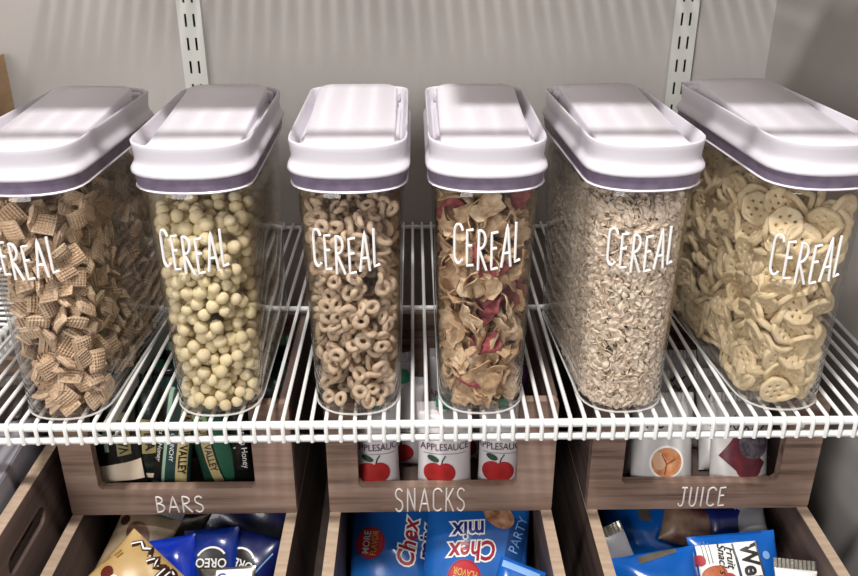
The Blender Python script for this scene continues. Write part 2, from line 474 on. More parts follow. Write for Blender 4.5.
def build_jar_parts():
    me = {}
    mb = MB()
    prof = [(0.0, -0.004, -0.004), (0.0006, -0.0018, -0.0018), (0.002, -0.0004, -0.0004), (0.006, 0, 0)]
    outer = [ring(jar_a(0) + da, jar_d(0) + dd, z) for z, da, dd in prof]
    for z in (0.05, 0.1, 0.15, 0.2, 0.222): outer.append(ring(jar_a(z), jar_d(z), z))
    outer += [ring(A1 + 0.0020, D1 + 0.0020, 0.2255), ring(A1 + 0.0020, D1 + 0.0020, 0.2285), ring(A1 + 0.0005, D1 + 0.0005, 0.2305), ring(A1 + 0.0005, D1 + 0.0005, H_BODY)]
    w = 0.0017
    inner = [ring(A1 - w, D1 - w, H_BODY), ring(A1 - w, D1 - w, 0.222)]
    for z in (0.2, 0.15, 0.1, 0.05, 0.012): inner.append(ring(jar_a(z) - w, jar_d(z) - w, z))
    inner.append(ring(jar_a(0) - w - 0.0008, jar_d(0) - w - 0.0008, 0.0050))
    inner += [ring(jar_a(0) - w - 0.003, jar_d(0) - w - 0.003, 0.0030), ring(jar_a(0) - w - 0.009, jar_d(0) - w - 0.009, 0.0022)]
    mb.loft(outer + inner)
    me['body'] = mb.mesh('body', CLEAR, angle=50)
    mb = MB()
    mb.loft([ring(0.0470, 0.1160, 0.2326), ring(0.0528, 0.1222, 0.2322), ring(0.0538, 0.1232, 0.2333), ring(0.0528, 0.1222, 0.2344), ring(0.0470, 0.1160, 0.2344)], True, True)
    me['rim'] = mb.mesh('lid_rim', WHITE_LID)
    mb = MB()
    mb.loft([ring(0.0500, 0.1190, 0.2344), ring(0.0526, 0.1218, 0.2346), ring(0.0536, 0.1228, 0.2405), ring(0.0541, 0.1233, 0.2462), ring(0.0500, 0.1190, 0.2463)])
    me['gasket'] = mb.mesh('gasket', GASKET)
    mb = MB()
    L = [(.2462, .0545, .1243), (.2466, .0552, .1252), (.2480, .0557, .1257), (.2502, .0553, .1253), (.2530, .0538, .1238), (.2552, .0526, .1226),
         (.2580, .0521, .1220), (.2620, .0523, .1222), (.2690, .0530, .1229), (.2730, .0535, .1234), (.2744, .0533, .1232), (.2749, .0527, .1226),
         (.2744, .0520, .1219), (.2728, .0515, .1214), (.2625, .0490, .1190), (.2602, .0475, .1175)]
    mb.loft([ring(a, d, z) for z, a, d in L], True, True)
    me['lid'] = mb.mesh('lid', WHITE_LID, angle=55)
    # pouring flap: slab rising to the back, rounded back corners
    def flap_outline(a, y0, y1, r):
        pts = []
        for cx, cy, t0 in ((a - 0.012, y0 + 0.012, -90), (a - r, y1 - r, 0), (-a + r, y1 - r, 90), (-a + 0.012, y0 + 0.012, 180)):
            rr = 0.012 if cy < 0 else r
            for i in range(9):
                t = math.radians(t0 + 90 * i / 8)
                pts.append((cx + rr * math.cos(t), cy + rr * math.sin(t)))
        return pts
    def top_z(y):
        k = max(0.0, min(1.0, (y + 0.092) / 0.19))
        return 0.2658 + 0.0160 * (k ** 0.85)
    mb = MB()
    rings = []
    for dr, dz in ((0, -0.02), (0, -0.0022), (-0.0006, -0.0009), (-0.0018, 0.0)):
        o = flap_outline(0.0418 + dr, -0.096 - dr, 0.100 + dr, 0.015)
        rings.append([(x, y, max(0.2604, top_z(y) + dz)) for x, y in o])
    mb.loft(rings, True, False)
    # top cap as a grid of strips so that the slope shades cleanly
    o = flap_outline(0.0418 - 0.0018, -0.096 + 0.0018, 0.100 - 0.0018, 0.015)
    cap = [(x, y, top_z(y)) for x, y in o]
    n = len(cap); base = len(mb.v) - n
    half = n // 2
    # pair points of left and right side by order: right side = 0..half-1 (front to back), left = n-1..half
    for i in range(half - 1):
        a_, b_ = base + i, base + i + 1
        c_, d_ = base + n - 2 - i, base + n - 1 - i
        mb.f.append((a_, b_, c_, d_)); mb.m.append(0)
    me['flap'] = mb.mesh('pouring_flap', WHITE_LID, angle=50)
    mb = MB()
    rings = []
    for dr, z in ((0, 0.2604), (0, 0.2635), (-0.001, 0.2641)):
        rings.append([(x, y, z) for x, y in flap_outline(0.0452 + dr, -0.101 - dr, 0.070 + dr, 0.010)])
    mb.loft(rings, True, True)
    me['tray'] = mb.mesh('flap_seat', WHITE_LID, angle=50)
    # rear bridge the flap is hinged on
    mb = MB()
    mb.box(-0.0445, 0.0445, 0.1015, 0.1150, 0.2604, 0.2722, 0.003)
    me['bridge'] = mb.mesh('hinge_bridge', WHITE_LID, angle=50)
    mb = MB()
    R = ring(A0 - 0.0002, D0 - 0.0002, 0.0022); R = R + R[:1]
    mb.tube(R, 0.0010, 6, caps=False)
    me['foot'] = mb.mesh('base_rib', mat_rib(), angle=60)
    return me
def jar_text(ds, dz, w, h):
    mb = MB()
    wob = [(0.0, 1.0), (-0.0015, 0.93), (-0.0045, 1.0), (-0.0045, 0.95), (-0.002, 1.03), (0.0005, 1.0)]
    stroke_text(mb, 'CEREAL', w, h, lambda s, t: front_point(s + ds, 0.160 + dz + t, 0.0003), 0.0013, gap=0.2, wob=wob)
    return mb.mesh('lettering', PRINT)
JM = build_jar_parts()
JARS = []
def make_jar(x, y, rz, label, txt, deep=1.0):
    root = empty('cereal_container', (x, y, 0.0), math.radians(rz))
    tag(root, label, 'container', 'clear cereal containers on the wire shelf')
    b = link('container_body', JM['body'], root); b['label'] = 'clear plastic container body'
    link('lettering', jar_text(*txt), b)['label'] = 'white hand-drawn lettering reading CEREAL'
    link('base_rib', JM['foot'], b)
    link('lid_rim', JM['rim'], root)
    link('gasket', JM['gasket'], root)['label'] = 'dark purple-grey silicone gasket'
    l = link('lid', JM['lid'], root)
    link('pouring_flap', JM['flap'], l); link('flap_seat', JM['tray'], l); link('hinge_bridge', JM['bridge'], l)
    root.scale = (1, deep, 1)
    JARS.append((x, y, rz, deep))
    return root
YJ = 0.848
make_jar(-0.3460, YJ - 0.004, -2.5, 'clear white-lidded container full of tan square lattice cereal, leftmost of six', (-0.004, -0.003, 0.064, 0.036))
make_jar(-0.1995, YJ, 0.0, 'clear white-lidded container full of cream puffed cereal balls', (-0.002, 0.0, 0.063, 0.0375))
make_jar(-0.0600, YJ, 0.0, 'clear white-lidded container full of beige oat rings', (-0.004, -0.001, 0.064, 0.038))
make_jar(0.0650, YJ, 0.0, 'clear white-lidded container full of brown flakes with red berry pieces', (0, 0.002, 0.064, 0.040))
make_jar(0.2025, YJ, 3.5, 'clear white-lidded container full of pale rolled oat flakes', (-0.004, -0.001, 0.064, 0.038))
make_jar(0.3620, YJ + 0.013, 5.0, 'clear white-lidded container full of cream honeycomb-shaped cereal, rightmost of six', (-0.012, -0.015, 0.067, 0.042), 1.1)

# ------------------------------------------------------------------ cereal
def sdf(p, inset=0.0):
    """signed distance to the inner jar wall in plan (negative inside) and outward normal"""
    z = p[:, 2]
    a = A0 + (A1 - A0) * z / 0.225 - 0.0018 - inset
    D = D0 + (D1 - D0) * z / 0.225 - 0.0018 - inset
    r = np.where(p[:, 1] < 0, 0.038, 0.018) - inset * 0.5
    qx = np.abs(p[:, 0]) - (a - r); qy = np.abs(p[:, 1]) - (D - r)
    ox = np.maximum(qx, 0); oy = np.maximum(qy, 0)
    l = np.sqrt(ox * ox + oy * oy)
    d = l + np.minimum(np.maximum(qx, qy), 0) - r
    n = np.zeros((len(p), 2))
    cor = l > 1e-9
    n[cor, 0] = ox[cor] / l[cor]; n[cor, 1] = oy[cor] / l[cor]
    ins = ~cor
    n[ins & (qx > qy), 0] = 1; n[ins & (qx <= qy), 1] = 1
    n[:, 0] *= np.sign(p[:, 0] + 1e-12); n[:, 1] *= np.sign(p[:, 1] + 1e-12)
    return d, n

def pack(n, rp, marg, zmax, shell, seed, iters=70, squash=1.0):
    rng = np.random.default_rng(seed)
    pts = np.zeros((0, 3))
    while len(pts) < n:
        c = np.stack([rng.uniform(-A1, A1, 6000), rng.uniform(-D1, D1, 6000), rng.uniform(0.006, zmax, 6000)], 1)
        d, _ = sdf(c)
        ok = (d < -marg) & ((d > -shell) | (c[:, 2] > zmax - shell))
        pts = np.concatenate([pts, c[ok]])
    pts = pts[:n].copy()
    top = zmax + rng.normal(0, rp * 0.35, n)
    for it in range(iters):
        if it % 6 == 0:
            g = pts @ pts.T; s = np.diag(g)
            d2 = s[:, None] + s[None, :] - 2 * g
            I, J = np.nonzero(np.triu(d2 < (2 * rp * 1.35) ** 2, 1))
        v = pts[J] - pts[I]
        L = np.sqrt((v * v).sum(1)) + 1e-9
        ov = np.maximum(2 * rp - L, 0) * 0.42
        mv = v / L[:, None] * ov[:, None]
        for k in range(3):
            pts[:, k] += np.bincount(J, mv[:, k], n) - np.bincount(I, mv[:, k], n)
        pts[:, 2] -= 0.00012
        pts[:, 2] = np.clip(pts[:, 2], 0.0030 + marg * 0.6, top)
        d, nn = sdf(pts)
        o = np.maximum(d + marg, 0)
        pts[:, :2] -= nn * o[:, None]
        core = (d < -shell) & (pts[:, 2] < zmax - shell)
        pts[core, :2] += nn[core] * (-shell - d[core])[:, None] * 0.6
    return pts

def rand_quats(rng, n):
    q = rng.normal(size=(n, 4)); return q / np.linalg.norm(q, axis=1)[:, None]

def scatter(jar, pts, meshes, name, label, cat, group, stuff_name, stuff_label, seed, align=0.6, ext=None, lim=300, scale=(0.92, 1.08), flat_up=0.0, pick=None):
    """put a piece at every point: those best seen as single objects, the rest joined as stuff"""
    rng = np.random.default_rng(seed)
    x, y, rz, deep = jar
    n = len(pts)
    d, nn = sdf(pts)
    R = Matrix.Rotation(math.radians(rz), 4, 'Z')
    T = Matrix.Translation((x, y, 0)) @ R
    DS = Matrix.Diagonal((1, deep, 1, 1))
    sgn = -1.0 if x > 0.03 else 1.0                  # side wall that faces the camera
    side = np.where(nn[:, 0] * sgn > 0.5, 0.004, 1.0)
    front = (pts[:, 1] < -D0 * 0.55)
    vis = -d + np.where(front, 0.0, np.where(nn[:, 0] * sgn > 0.5, 0.006, 0.05))
    order = np.argsort(vis)
    mats_ = []
    COs = []
    for m_ in meshes:
        co = np.empty(len(m_.vertices) * 3); m_.vertices.foreach_get('co', co); COs.append(co.reshape(-1, 3))
    k = rng.integers(0, len(meshes), n) if pick is None else pick(rng, n)
    for i in range(n):
        w = Vector((nn[i, 0], nn[i, 1], 0))
        rv = Vector(rng.normal(size=3)).normalized()
        near = max(0.0, 1.0 + d[i] / 0.02)
        nv = (rv * (1 - align * near) + w * (align * near * (1 if rng.random() < 0.5 else -1)) * 1.0)
        nv = nv.normalized() if nv.length > 1e-5 else w
        q = nv.to_track_quat('Z', 'Y') @ Quaternion((0, 0, 1), rng.uniform(0, 6.283))
        s = rng.uniform(*scale)
        p = Vector(pts[i])
        Rm = np.array(q.to_matrix()) * s
        loc = COs[k[i]] @ Rm.T
        for _ in range(3):
            wp = loc + np.array(p)
            dv, nv_ = sdf(wp); j = int(np.argmax(dv))
            if dv[j] > -0.0003: p -= Vector((nv_[j, 0], nv_[j, 1], 0)) * (dv[j] + 0.0004)
        p.z = max(p.z, 0.0030 - loc[:, 2].min())
        p.z = min(p.z, 0.2290 - loc[:, 2].max())
        mats_.append((Matrix.Translation(DS @ p) @ q.to_matrix().to_4x4() @ Matrix.Scale(s, 4), q, s, p))
    single = order[:lim]; rest = order[lim:]
    for i in single:
        o = bpy.data.objects.new(name if isinstance(name, str) else name[k[i]], meshes[k[i]])
        COL.objects.link(o)
        o.matrix_world = T @ mats_[i][0]
        tag(o, label if isinstance(label, str) else label[k[i]], cat if isinstance(cat, str) else cat[k[i]], group if isinstance(group, str) else group[k[i]])
    if len(rest):
        vs_, fs, ms, off = [], [], [], 0
        cache = {}
        allm = []
        for m_ in meshes:
            for mm in m_.materials:
                if mm not in allm: allm.append(mm)
        for kk, m_ in enumerate(meshes):
            co = np.empty(len(m_.vertices) * 3); m_.vertices.foreach_get('co', co)
            cache[kk] = (co.reshape(-1, 3), [tuple(p.vertices) for p in m_.polygons], [allm.index(m_.materials[p.material_index]) for p in m_.polygons])
        for i in rest:
            co, f, mi = cache[k[i]]
            M = np.array(T @ mats_[i][0])
            vs_.append(co @ M[:3, :3].T + M[:3, 3])
            fs.extend([tuple(a + off for a in t) for t in f]); ms.extend(mi); off += len(co)
        me = bpy.data.meshes.new(stuff_name)
        me.from_pydata(np.concatenate(vs_).tolist(), [], fs)
        for mm in allm: me.materials.append(mm)
        me.polygons.foreach_set('material_index', ms)
        me.shade_smooth(); me.update()
        o = link(stuff_name, me)
        tag(o, stuff_label, cat if isinstance(cat, str) else cat[0], None, 'stuff')

def mesh_from_bm(name, bm, m, smooth=True, angle=60):
    me = bpy.data.meshes.new(name); bm.to_mesh(me); bm.free()
    me.materials.append(m)
    if smooth:
        me.shade_smooth(); me.set_sharp_from_angle(angle=math.radians(angle))
    return me

# piece shapes
def lattice_square(seed, S=0.0208):
    rr = random.Random(seed); N = 21
    mb = MB(); m = mat('lattice_cereal', '#e8d2b8', 0.75, noise=('#d8bb9c', 260, (1, 1, 1)), rnd=0.13)
    bend = rr.uniform(-0.0022, 0.0022); tw = rr.uniform(-0.0015, 0.0015)
    asp = rr.uniform(0.9, 1.08)
    def pt(i, j, s):
        u = i / N * 2 - 1; v = j / N * 2 - 1
        edge = min(1 - abs(u), 1 - abs(v))
        pil = 0.0031 * max(0, (1 - u ** 4)) ** 0.6 * max(0, (1 - v ** 4)) ** 0.6
        gu = abs(math.sin(i * math.pi / 2 * 0.5 * 1.0 * 2 / 1)) if False else (1 if i % 3 == 1 else 0)
        cu = 0.5 - 0.5 * math.cos(2 * math.pi * i / 3); cv = 0.5 - 0.5 * math.cos(2 * math.pi * j / 3)
        pit = 0.0034 * (cu * cv) ** 0.6 * min(1, edge * 6)
        wx = S / 2 * (1 - 0.05 * v * v); wy = S / 2 * asp * (1 - 0.05 * u * u)
        z = s * (pil - pit + 0.0006) + bend * u * u + tw * u * v
        return (u * wx, v * wy, z)
    for s in (1, -1):
        o = len(mb.v)
        for j in range(N + 1):
            for i in range(N + 1): mb.v.append(pt(i, j, s))
        for j in range(N):
            for i in range(N):
                a = o + j * (N + 1) + i
                f = (a, a + 1, a + N + 2, a + N + 1)
                mb.f.append(f if s > 0 else f[::-1]); mb.m.append(0)
    M = (N + 1) ** 2
    per = [i for i in range(N + 1)] + [j * (N + 1) + N for j in range(1, N + 1)] + [N * (N + 1) + i for i in range(N - 1, -1, -1)] + [j * (N + 1) for j in range(N - 1, 0, -1)]
    for a, b in zip(per, per[1:] + per[:1]):
        mb.f.append((b, a, a + M, b + M)); mb.m.append(0)
    return mb.mesh('lattice_square', m, angle=70)

def puff(seed, R=0.0064):
    rr = random.Random(seed)
    bm = bmesh.new(); bmesh.ops.create_icosphere(bm, subdivisions=2, radius=R)
    ks = [(Vector((rr.gauss(0, 1), rr.gauss(0, 1), rr.gauss(0, 1))).normalized(), rr.uniform(-0.09, 0.05)) for _ in range(7)]
    sx = [rr.uniform(0.93, 1.07) for _ in range(3)]
    for v in bm.verts:
        n = v.co.normalized(); k = 1.0
        for dv, a in ks: k += a * max(0, n.dot(dv)) ** 6
        v.co = Vector((v.co.x * sx[0], v.co.y * sx[1], v.co.z * sx[2])) * k
    return mesh_from_bm('cereal_puff', bm, mat('puff_cereal', '#f8ecca', 0.7, noise=('#eedfb4', 150, (1, 1, 1)), bump=0.35, bump_scale=700, rnd=0.06, sub=0.15))

def oat_ring(seed, R=0.0050, r=0.0029):
    rr = random.Random(seed); mb = MB(); n1, n2 = 18, 9
    e1, e2 = rr.uniform(0.85, 1.0), rr.uniform(1.0, 1.18); ph = rr.uniform(0, 6.28)
    for i in range(n1):
        t = 2 * math.pi * i / n1
        rk = r * (1 + 0.12 * math.sin(2 * t + ph) + rr.uniform(-0.05, 0.05))
        zz = 0.0007 * math.sin(2 * t + ph * 2)
        for j in range(n2):
            p = 2 * math.pi * j / n2
            w = R + rk * math.cos(p)
            mb.v.append((w * math.cos(t) * e1, w * math.sin(t) * e2, zz + rk * math.sin(p)))
    for i in range(n1):
        for j in range(n2):
            a, b = i * n2 + j, i * n2 + (j + 1) % n2
            c, d = ((i + 1) % n1) * n2 + (j + 1) % n2, ((i + 1) % n1) * n2 + j
            mb.f.append((a, d, c, b)); mb.m.append(0)
    return mb.mesh('oat_ring', mat('ring_cereal', '#e2ceb6', 0.75, noise=('#d0b699', 230, (1, 1, 1)), bump=0.5, bump_scale=600, rnd=0.1), angle=80)

def flake(seed, R, m, name, curl=0.5, thick=0.0011, rough_=0.22):
    rr = random.Random(seed); mb = MB(); nr, na = 6, 22
    ph = [rr.uniform(0, 6.28) for _ in range(8)]; cd = rr.uniform(0, 6.28); kk = rr.uniform(0.4, 1.0) * curl
    def pt(i, j, s):
        q = i / nr; t = 2 * math.pi * j / na
        e = 1 + rough_ * math.sin(2 * t + ph[0]) * 0.7 + rough_ * 0.6 * math.sin(3 * t + ph[1]) + rough_ * 0.4 * math.sin(7 * t + ph[2])
        r_ = R * q * e; x = r_ * math.cos(t); y = r_ * math.sin(t)
        w = x * math.cos(cd) + y * math.sin(cd)
        u = -x * math.sin(cd) + y * math.cos(cd)
        z = kk * w * w / R + 0.35 * kk * u * u / R * math.sin(ph[3])
        z += 0.13 * R * q * math.sin(3 * t + ph[4] + 4 * q) + 0.07 * R * q * math.sin(6 * t + ph[5] - 5 * q) + 0.05 * R * math.sin(9 * q + ph[6] + 2 * t) * q
        return (x, y, z - kk * R * 0.2 + s * thick / 2)
    for s in (1, -1):
        o = len(mb.v); mb.v.append(pt(0, 0, s))
        for i in range(1, nr + 1):
            for j in range(na): mb.v.append(pt(i, j, s))
        for j in range(na):
            f = (o, o + 1 + j, o + 1 + (j + 1) % na); mb.f.append(f if s > 0 else f[::-1]); mb.m.append(0)
        for i in range(nr - 1):
            for j in range(na):
                a, b = o + 1 + i * na + j, o + 1 + i * na + (j + 1) % na
                f = (a, a + na, b + na, b); mb.f.append(f if s > 0 else f[::-1]); mb.m.append(0)
    H = 1 + nr * na; b0 = 1 + (nr - 1) * na
    for j in range(na):
        a, b = b0 + j, b0 + (j + 1) % na
        mb.f.append((a, a + H, b + H, b)); mb.m.append(0)
    return mb.mesh(name, m, angle=75)

def rolled_oat(seed):
    rr = random.Random(seed); mb = MB(); n = 9
    a, b = rr.uniform(0.0046, 0.0060), rr.uniform(0.0030, 0.0038); cv = rr.uniform(-0.0013, 0.0013); tw = rr.uniform(-0.001, 0.001)
    pts = []
    for q in (0.55, 1.0):
        for j in range(n):
            t = 2 * math.pi * j / n
            e = 1 + 0.1 * math.sin(3 * t + seed)
            u, v = q * e * math.cos(t), q * e * math.sin(t)
            pts.append((a * u, b * v, cv * u * u + tw * u * v))
    top = [(0, 0, 0.0004)] + [(p[0], p[1], p[2] + (0.00035 if i < n else 0.0001)) for i, p in enumerate(pts)]
    bot = [(0, 0, -0.0003)] + [(p[0], p[1], p[2] - (0.0003 if i < n else 0.0001)) for i, p in enumerate(pts)]
    mb.v = top + bot; H = len(top)
    for s, o in ((1, 0), (-1, H)):
        for j in range(n):
            k = (j + 1) % n
            for f in ((o, o + 1 + j, o + 1 + k), (o + 1 + j, o + 1 + n + j, o + 1 + n + k, o + 1 + k)):
                mb.f.append(f if s > 0 else f[::-1]); mb.m.append(0)
    for j in range(n):
        k = (j + 1) % n
        mb.f.append((1 + n + j, H + 1 + n + j, H + 1 + n + k, 1 + n + k)); mb.m.append(0)
    return mb.mesh('rolled_oat', mat('oat_cereal', '#f3e9dc', 0.8, noise=('#e2d0bb', 300, (1, 1, 1)), rnd=0.12), angle=80)

def curve_mesh(name, splines, extrude, bevel, m, res=2):
    cu = bpy.data.curves.new(name, 'CURVE'); cu.dimensions = '2D'; cu.fill_mode = 'BOTH'
    cu.extrude = extrude; cu.bevel_depth = bevel; cu.bevel_resolution = res
    for pts in splines:
        s = cu.splines.new('POLY'); s.points.add(len(pts) - 1); s.use_cyclic_u = True
        for p, q in zip(s.points, pts): p.co = (q[0], q[1], 0, 1)
    o = bpy.data.objects.new(name, cu); COL.objects.link(o)
    dg = bpy.context.evaluated_depsgraph_get()
    me = bpy.data.meshes.new_from_object(o.evaluated_get(dg))
    bpy.data.objects.remove(o); bpy.data.curves.remove(cu)
    me.materials.clear(); me.materials.append(m)
    me.shade_smooth(); me.set_sharp_from_angle(angle=math.radians(60))
    me.name = name
    return me
def honeycomb(seed, R=0.0138):
    rr = random.Random(seed)
    outer = []
    ph = rr.uniform(0, 1)
    for i in range(48):
        t = 2 * math.pi * i / 48
        e = 1 + 0.03 * math.cos(6 * t + ph) + 0.05 * math.sin(2 * t + ph)
        outer.append((R * e * math.cos(t), R * e * math.sin(t)))
    holes = []
    cs = [(0, 0)] + [(0.56 * R * math.cos(2 * math.pi * k / 6 + 0.5), 0.56 * R * math.sin(2 * math.pi * k / 6 + 0.5)) for k in range(6)]
    for cx, cy in cs:
        r_ = R * rr.uniform(0.19, 0.225); cx += rr.uniform(-1, 1) * R * 0.03; cy += rr.uniform(-1, 1) * R * 0.03
        holes.append([(cx + r_ * math.cos(-2 * math.pi * i / 9), cy + r_ * math.sin(-2 * math.pi * i / 9)) for i in range(9)])
    me = curve_mesh('honeycomb_piece', [outer] + holes, 0.0013, 0.0016, mat('honeycomb_cereal', '#f0e0bf', 0.7, noise=('#e2cda4', 150, (1, 1, 1)), bump=0.4, bump_scale=600, rnd=0.07, sub=0.1), 1)
    b1, b2 = rr.uniform(-1, 1), rr.uniform(-1, 1)
    for v in me.vertices:
        x, y, z = v.co
        v.co.z = z + 0.0016 * (b1 * (x / R) ** 2 + b2 * x * y / R / R)
    return me

# --- fill the six containers
pts = pack(820, 0.0071, 0.0042, 0.217, 0.036, 1)
scatter(JARS[0], pts, [lattice_square(i) for i in range(5)], 'square_cereal_piece', 'tan square lattice cereal piece inside the leftmost clear container', 'cereal',
        'square lattice cereal in the leftmost container', 'square_cereal', 'tan square lattice cereal filling the inside of the leftmost container', 11, align=0.72, ext=(0.0125, 0.0032))
pts = pack(1350, 0.0062, 0.0064, 0.213, 0.030, 2, iters=90)
scatter(JARS[1], pts, [puff(i) for i in range(5)], 'cereal_puff', 'cream puffed cereal ball inside the second container from the left', 'cereal',
        'puffed cereal balls in the second container', 'puffed_cereal', 'cream puffed cereal balls filling the inside of the second container', 12, align=0.0, ext=None)
pts = pack(1150, 0.0056, 0.004, 0.214, 0.030, 3)
scatter(JARS[2], pts, [oat_ring(i) for i in range(6)], 'cereal_ring', 'beige oat ring inside the third container from the left', 'cereal',
        'oat rings in the third container', 'ring_cereal', 'beige oat rings filling the inside of the third container', 13, align=0.5, ext=(0.0088, 0.0028))
FL = mat('bran_flake', '#d9bd9a', 0.8, noise=('#b99775', 120, (1, 1, 1)), bump=0.6, bump_scale=400, rnd=0.16)
FL2 = mat('oat_cluster_flake', '#e9d6ba', 0.8, noise=('#cfb08c', 160, (1, 1, 1)), bump=0.6, bump_scale=400, rnd=0.12)
BERRY = mat('dried_berry', '#a85a5e', 0.6, noise=('#8a4048', 160, (1, 1, 1)), bump=0.5, bump_scale=500, rnd=0.15)
BERRY2 = mat('dark_berry', '#5a2a52', 0.6, noise=('#7b3a56', 200, (1, 1, 1)), bump=0.5, bump_scale=500)
fm = [flake(i, 0.0165 * (0.8 + 0.08 * i), FL if i % 2 else FL2, 'cereal_flake', curl=0.6, rough_=0.3) for i in range(6)] + [flake(31, 0.0160, BERRY, 'berry_slice', 0.4, 0.0022, 0.12), flake(32, 0.0135, BERRY, 'berry_slice', 0.5, 0.0026, 0.15), flake(33, 0.009, BERRY2, 'berry_slice', 0.6, 0.0034, 0.12)]
pts = pack(760, 0.0070, 0.0035, 0.219, 0.030, 4, iters=50)
def pick_flakes(rng, n):
    k = rng.integers(0, 6, n); r = rng.random(n)
    k[r < 0.11] = 6; k[r < 0.07] = 7; k[r < 0.03] = 8
    return k
nf_ = ['cereal_flake'] * 6 + ['berry_slice'] * 3
scatter(JARS[3], pts, fm, nf_, ['brown curled cereal flake inside the fourth container from the left'] * 6 + ['red dried berry slice among the flakes in the fourth container'] * 2 + ['dark purple dried berry piece among the flakes in the fourth container'], ['cereal'] * 6 + ['fruit'] * 3,
        ['cereal flakes in the fourth container'] * 6 + ['dried berry slices in the fourth container'] * 2 + ['dark berry pieces in the fourth container'], 'flake_cereal', 'brown curled cereal flakes filling the inside of the fourth container', 14, align=0.45, ext=(0.0120, 0.005), pick=pick_flakes)

def oat_points(seed):
    rng = np.random.default_rng(seed); out = []
    zmax = 0.213
    for dep, cell in ((0.0022, 0.0058), (0.0050, 0.0060), (0.0085, 0.0066), (0.0125, 0.0072)):
        z = 0.0045
        while z < zmax:
            R = ring(jar_a(z) - 0.0024 - dep, jar_d(z) - 0.0024 - dep, z, m=10)
            R = R + R[:1]
            s = rng.uniform(0, cell)
            for p, q in zip(R[:-1], R[1:]):
                L = math.dist(p, q)
                while s < L:
                    t = s / L
                    out.append((p[0] + (q[0] - p[0]) * t + rng.normal(0, 0.0004), p[1] + (q[1] - p[1]) * t + rng.normal(0, 0.0004), min(zmax, z + rng.normal(0, 0.0014))))
                    s += cell * rng.uniform(0.75, 1.25)
                s -= L
            z += cell * 0.72
    for zz in (zmax, zmax - 0.004):
        for xx in np.arange(-A1 + 0.006, A1 - 0.006, 0.0055):
            for yy in np.arange(-D1 + 0.012, D1 - 0.008, 0.0055):
                out.append((xx + rng.normal(0, 0.0012), yy + rng.normal(0, 0.0012), zz + rng.normal(0, 0.0015)))
    p = np.array(out); d, _ = sdf(p)
    return p[d < -0.0012]
pts = oat_points(5)
scatter(JARS[4], pts, [rolled_oat(i) for i in range(8)], 'rolled_oat', 'pale rolled oat flake inside the fifth container from the left', 'cereal',
        'rolled oats in the fifth container', 'rolled_oats', 'pale rolled oat flakes filling the inside of the fifth container', 15, align=0.38, ext=(0.0042, 0.0006))
pts = pack(660, 0.0078, 0.004, 0.212, 0.038, 6)
scatter(JARS[5], pts, [honeycomb(i) for i in range(6)], 'honeycomb_piece', 'cream honeycomb-shaped cereal piece inside the rightmost clear container', 'cereal',
        'honeycomb cereal in the rightmost container', 'honeycomb_cereal', 'cream honeycomb-shaped cereal filling the inside of the rightmost container', 16, align=0.82, ext=(0.0128, 0.0026))

# ------------------------------------------------------------------ wooden bins
Z_UB0 = PD(190, 514, 0.78).z          # bottom of the upper bins = top of the lower bins' walls
Z_UB1 = -0.018                        # top of the upper bins, just below the wire shelf
YB = 0.78
WT = 0.012
def panel_poly(mb, prof, y0, y1):
    """prism from an outline in x,z between two depths"""
    n = len(prof)
    mb.add([(x, y0, z) for x, z in prof] + [(x, y1, z) for x, z in prof],
           [tuple(range(n)), tuple(reversed(range(n, 2 * n)))] + [(i, (i + n), (i + 1) % n + n, (i + 1) % n) for i in range(n)])
def make_front_bin(pxl, pxr, wl, wr, wb, text, tcx, ty0, ty1, tw, label):
    """open-fronted wooden bin: U-shaped front panel with painted word"""
    xl = PD(pxl, 513, YB).x; xr = PD(pxr, 513, YB).x; cx = (xl + xr) / 2; w = (xr - xl) / 2
    root = empty('wooden_bin', (cx, YB, Z_UB0)); tag(root, label, 'bin', 'open-fronted wooden bins under the shelf')
    H = Z_UB1 - Z_UB0; DEP = 0.31
    a = PD(wl, 470, YB).x - cx; b = PD(wr, 470, YB).x - cx; c = PD((wl + wr) / 2, wb, YB).z - Z_UB0
    r = 0.004
    prof = [(-w, 0.003), (-w + 0.003, 0), (w - 0.003, 0), (w, 0.003), (w, H - 0.003), (w - 0.003, H), (b + 0.003, H), (b, H - 0.003), (b, c + r), (b - r, c), (a + r, c), (a, c + r), (a, H - 0.003), (a - 0.003, H), (-w + 0.003, H), (-w, H - 0.003)]
    mb = MB(); panel_poly(mb, prof, 0, WT)
    fp = part('front_panel', mb, [WOOD], root, smooth=False)
    mb = MB()
    tx = PD(tcx, (ty0 + ty1) / 2, YB).x - cx
    z0 = PD(tcx, ty1, YB).z - Z_UB0; z1 = PD(tcx, ty0, YB).z - Z_UB0
    stroke_text(mb, text, tw, z1 - z0, lambda s, t: Vector((tx + s, -0.0003, z0 + t)), 0.0010, gap=0.2, n=6)
    part('lettering', mb, mat('painted_lettering', '#efe7e2', 0.6), fp)['label'] = 'cream painted word ' + text
    for s in (-1, 1):
        mb = MB()
        x0, x1 = (-w, -w + WT) if s < 0 else (w - WT, w)
        mb.box(x0, x1, WT + 0.0002, DEP - WT - 0.0002, 0, H, 0.0008)
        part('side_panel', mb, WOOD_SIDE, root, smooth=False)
    mb = MB(); mb.box(-w, w, DEP - WT, DEP, 0, H - 0.045, 0.0008); part('back_panel', mb, WOOD, root, smooth=False)
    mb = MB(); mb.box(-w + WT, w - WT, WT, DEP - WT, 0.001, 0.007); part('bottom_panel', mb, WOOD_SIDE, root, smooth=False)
    return xl, xr
BX = []
BX.append(make_front_bin(72, 297, 95, 254, 489, 'BARS', 179.5, 496, 512, 0.053, 'walnut-brown wooden bin with cream painted word BARS on its front'))
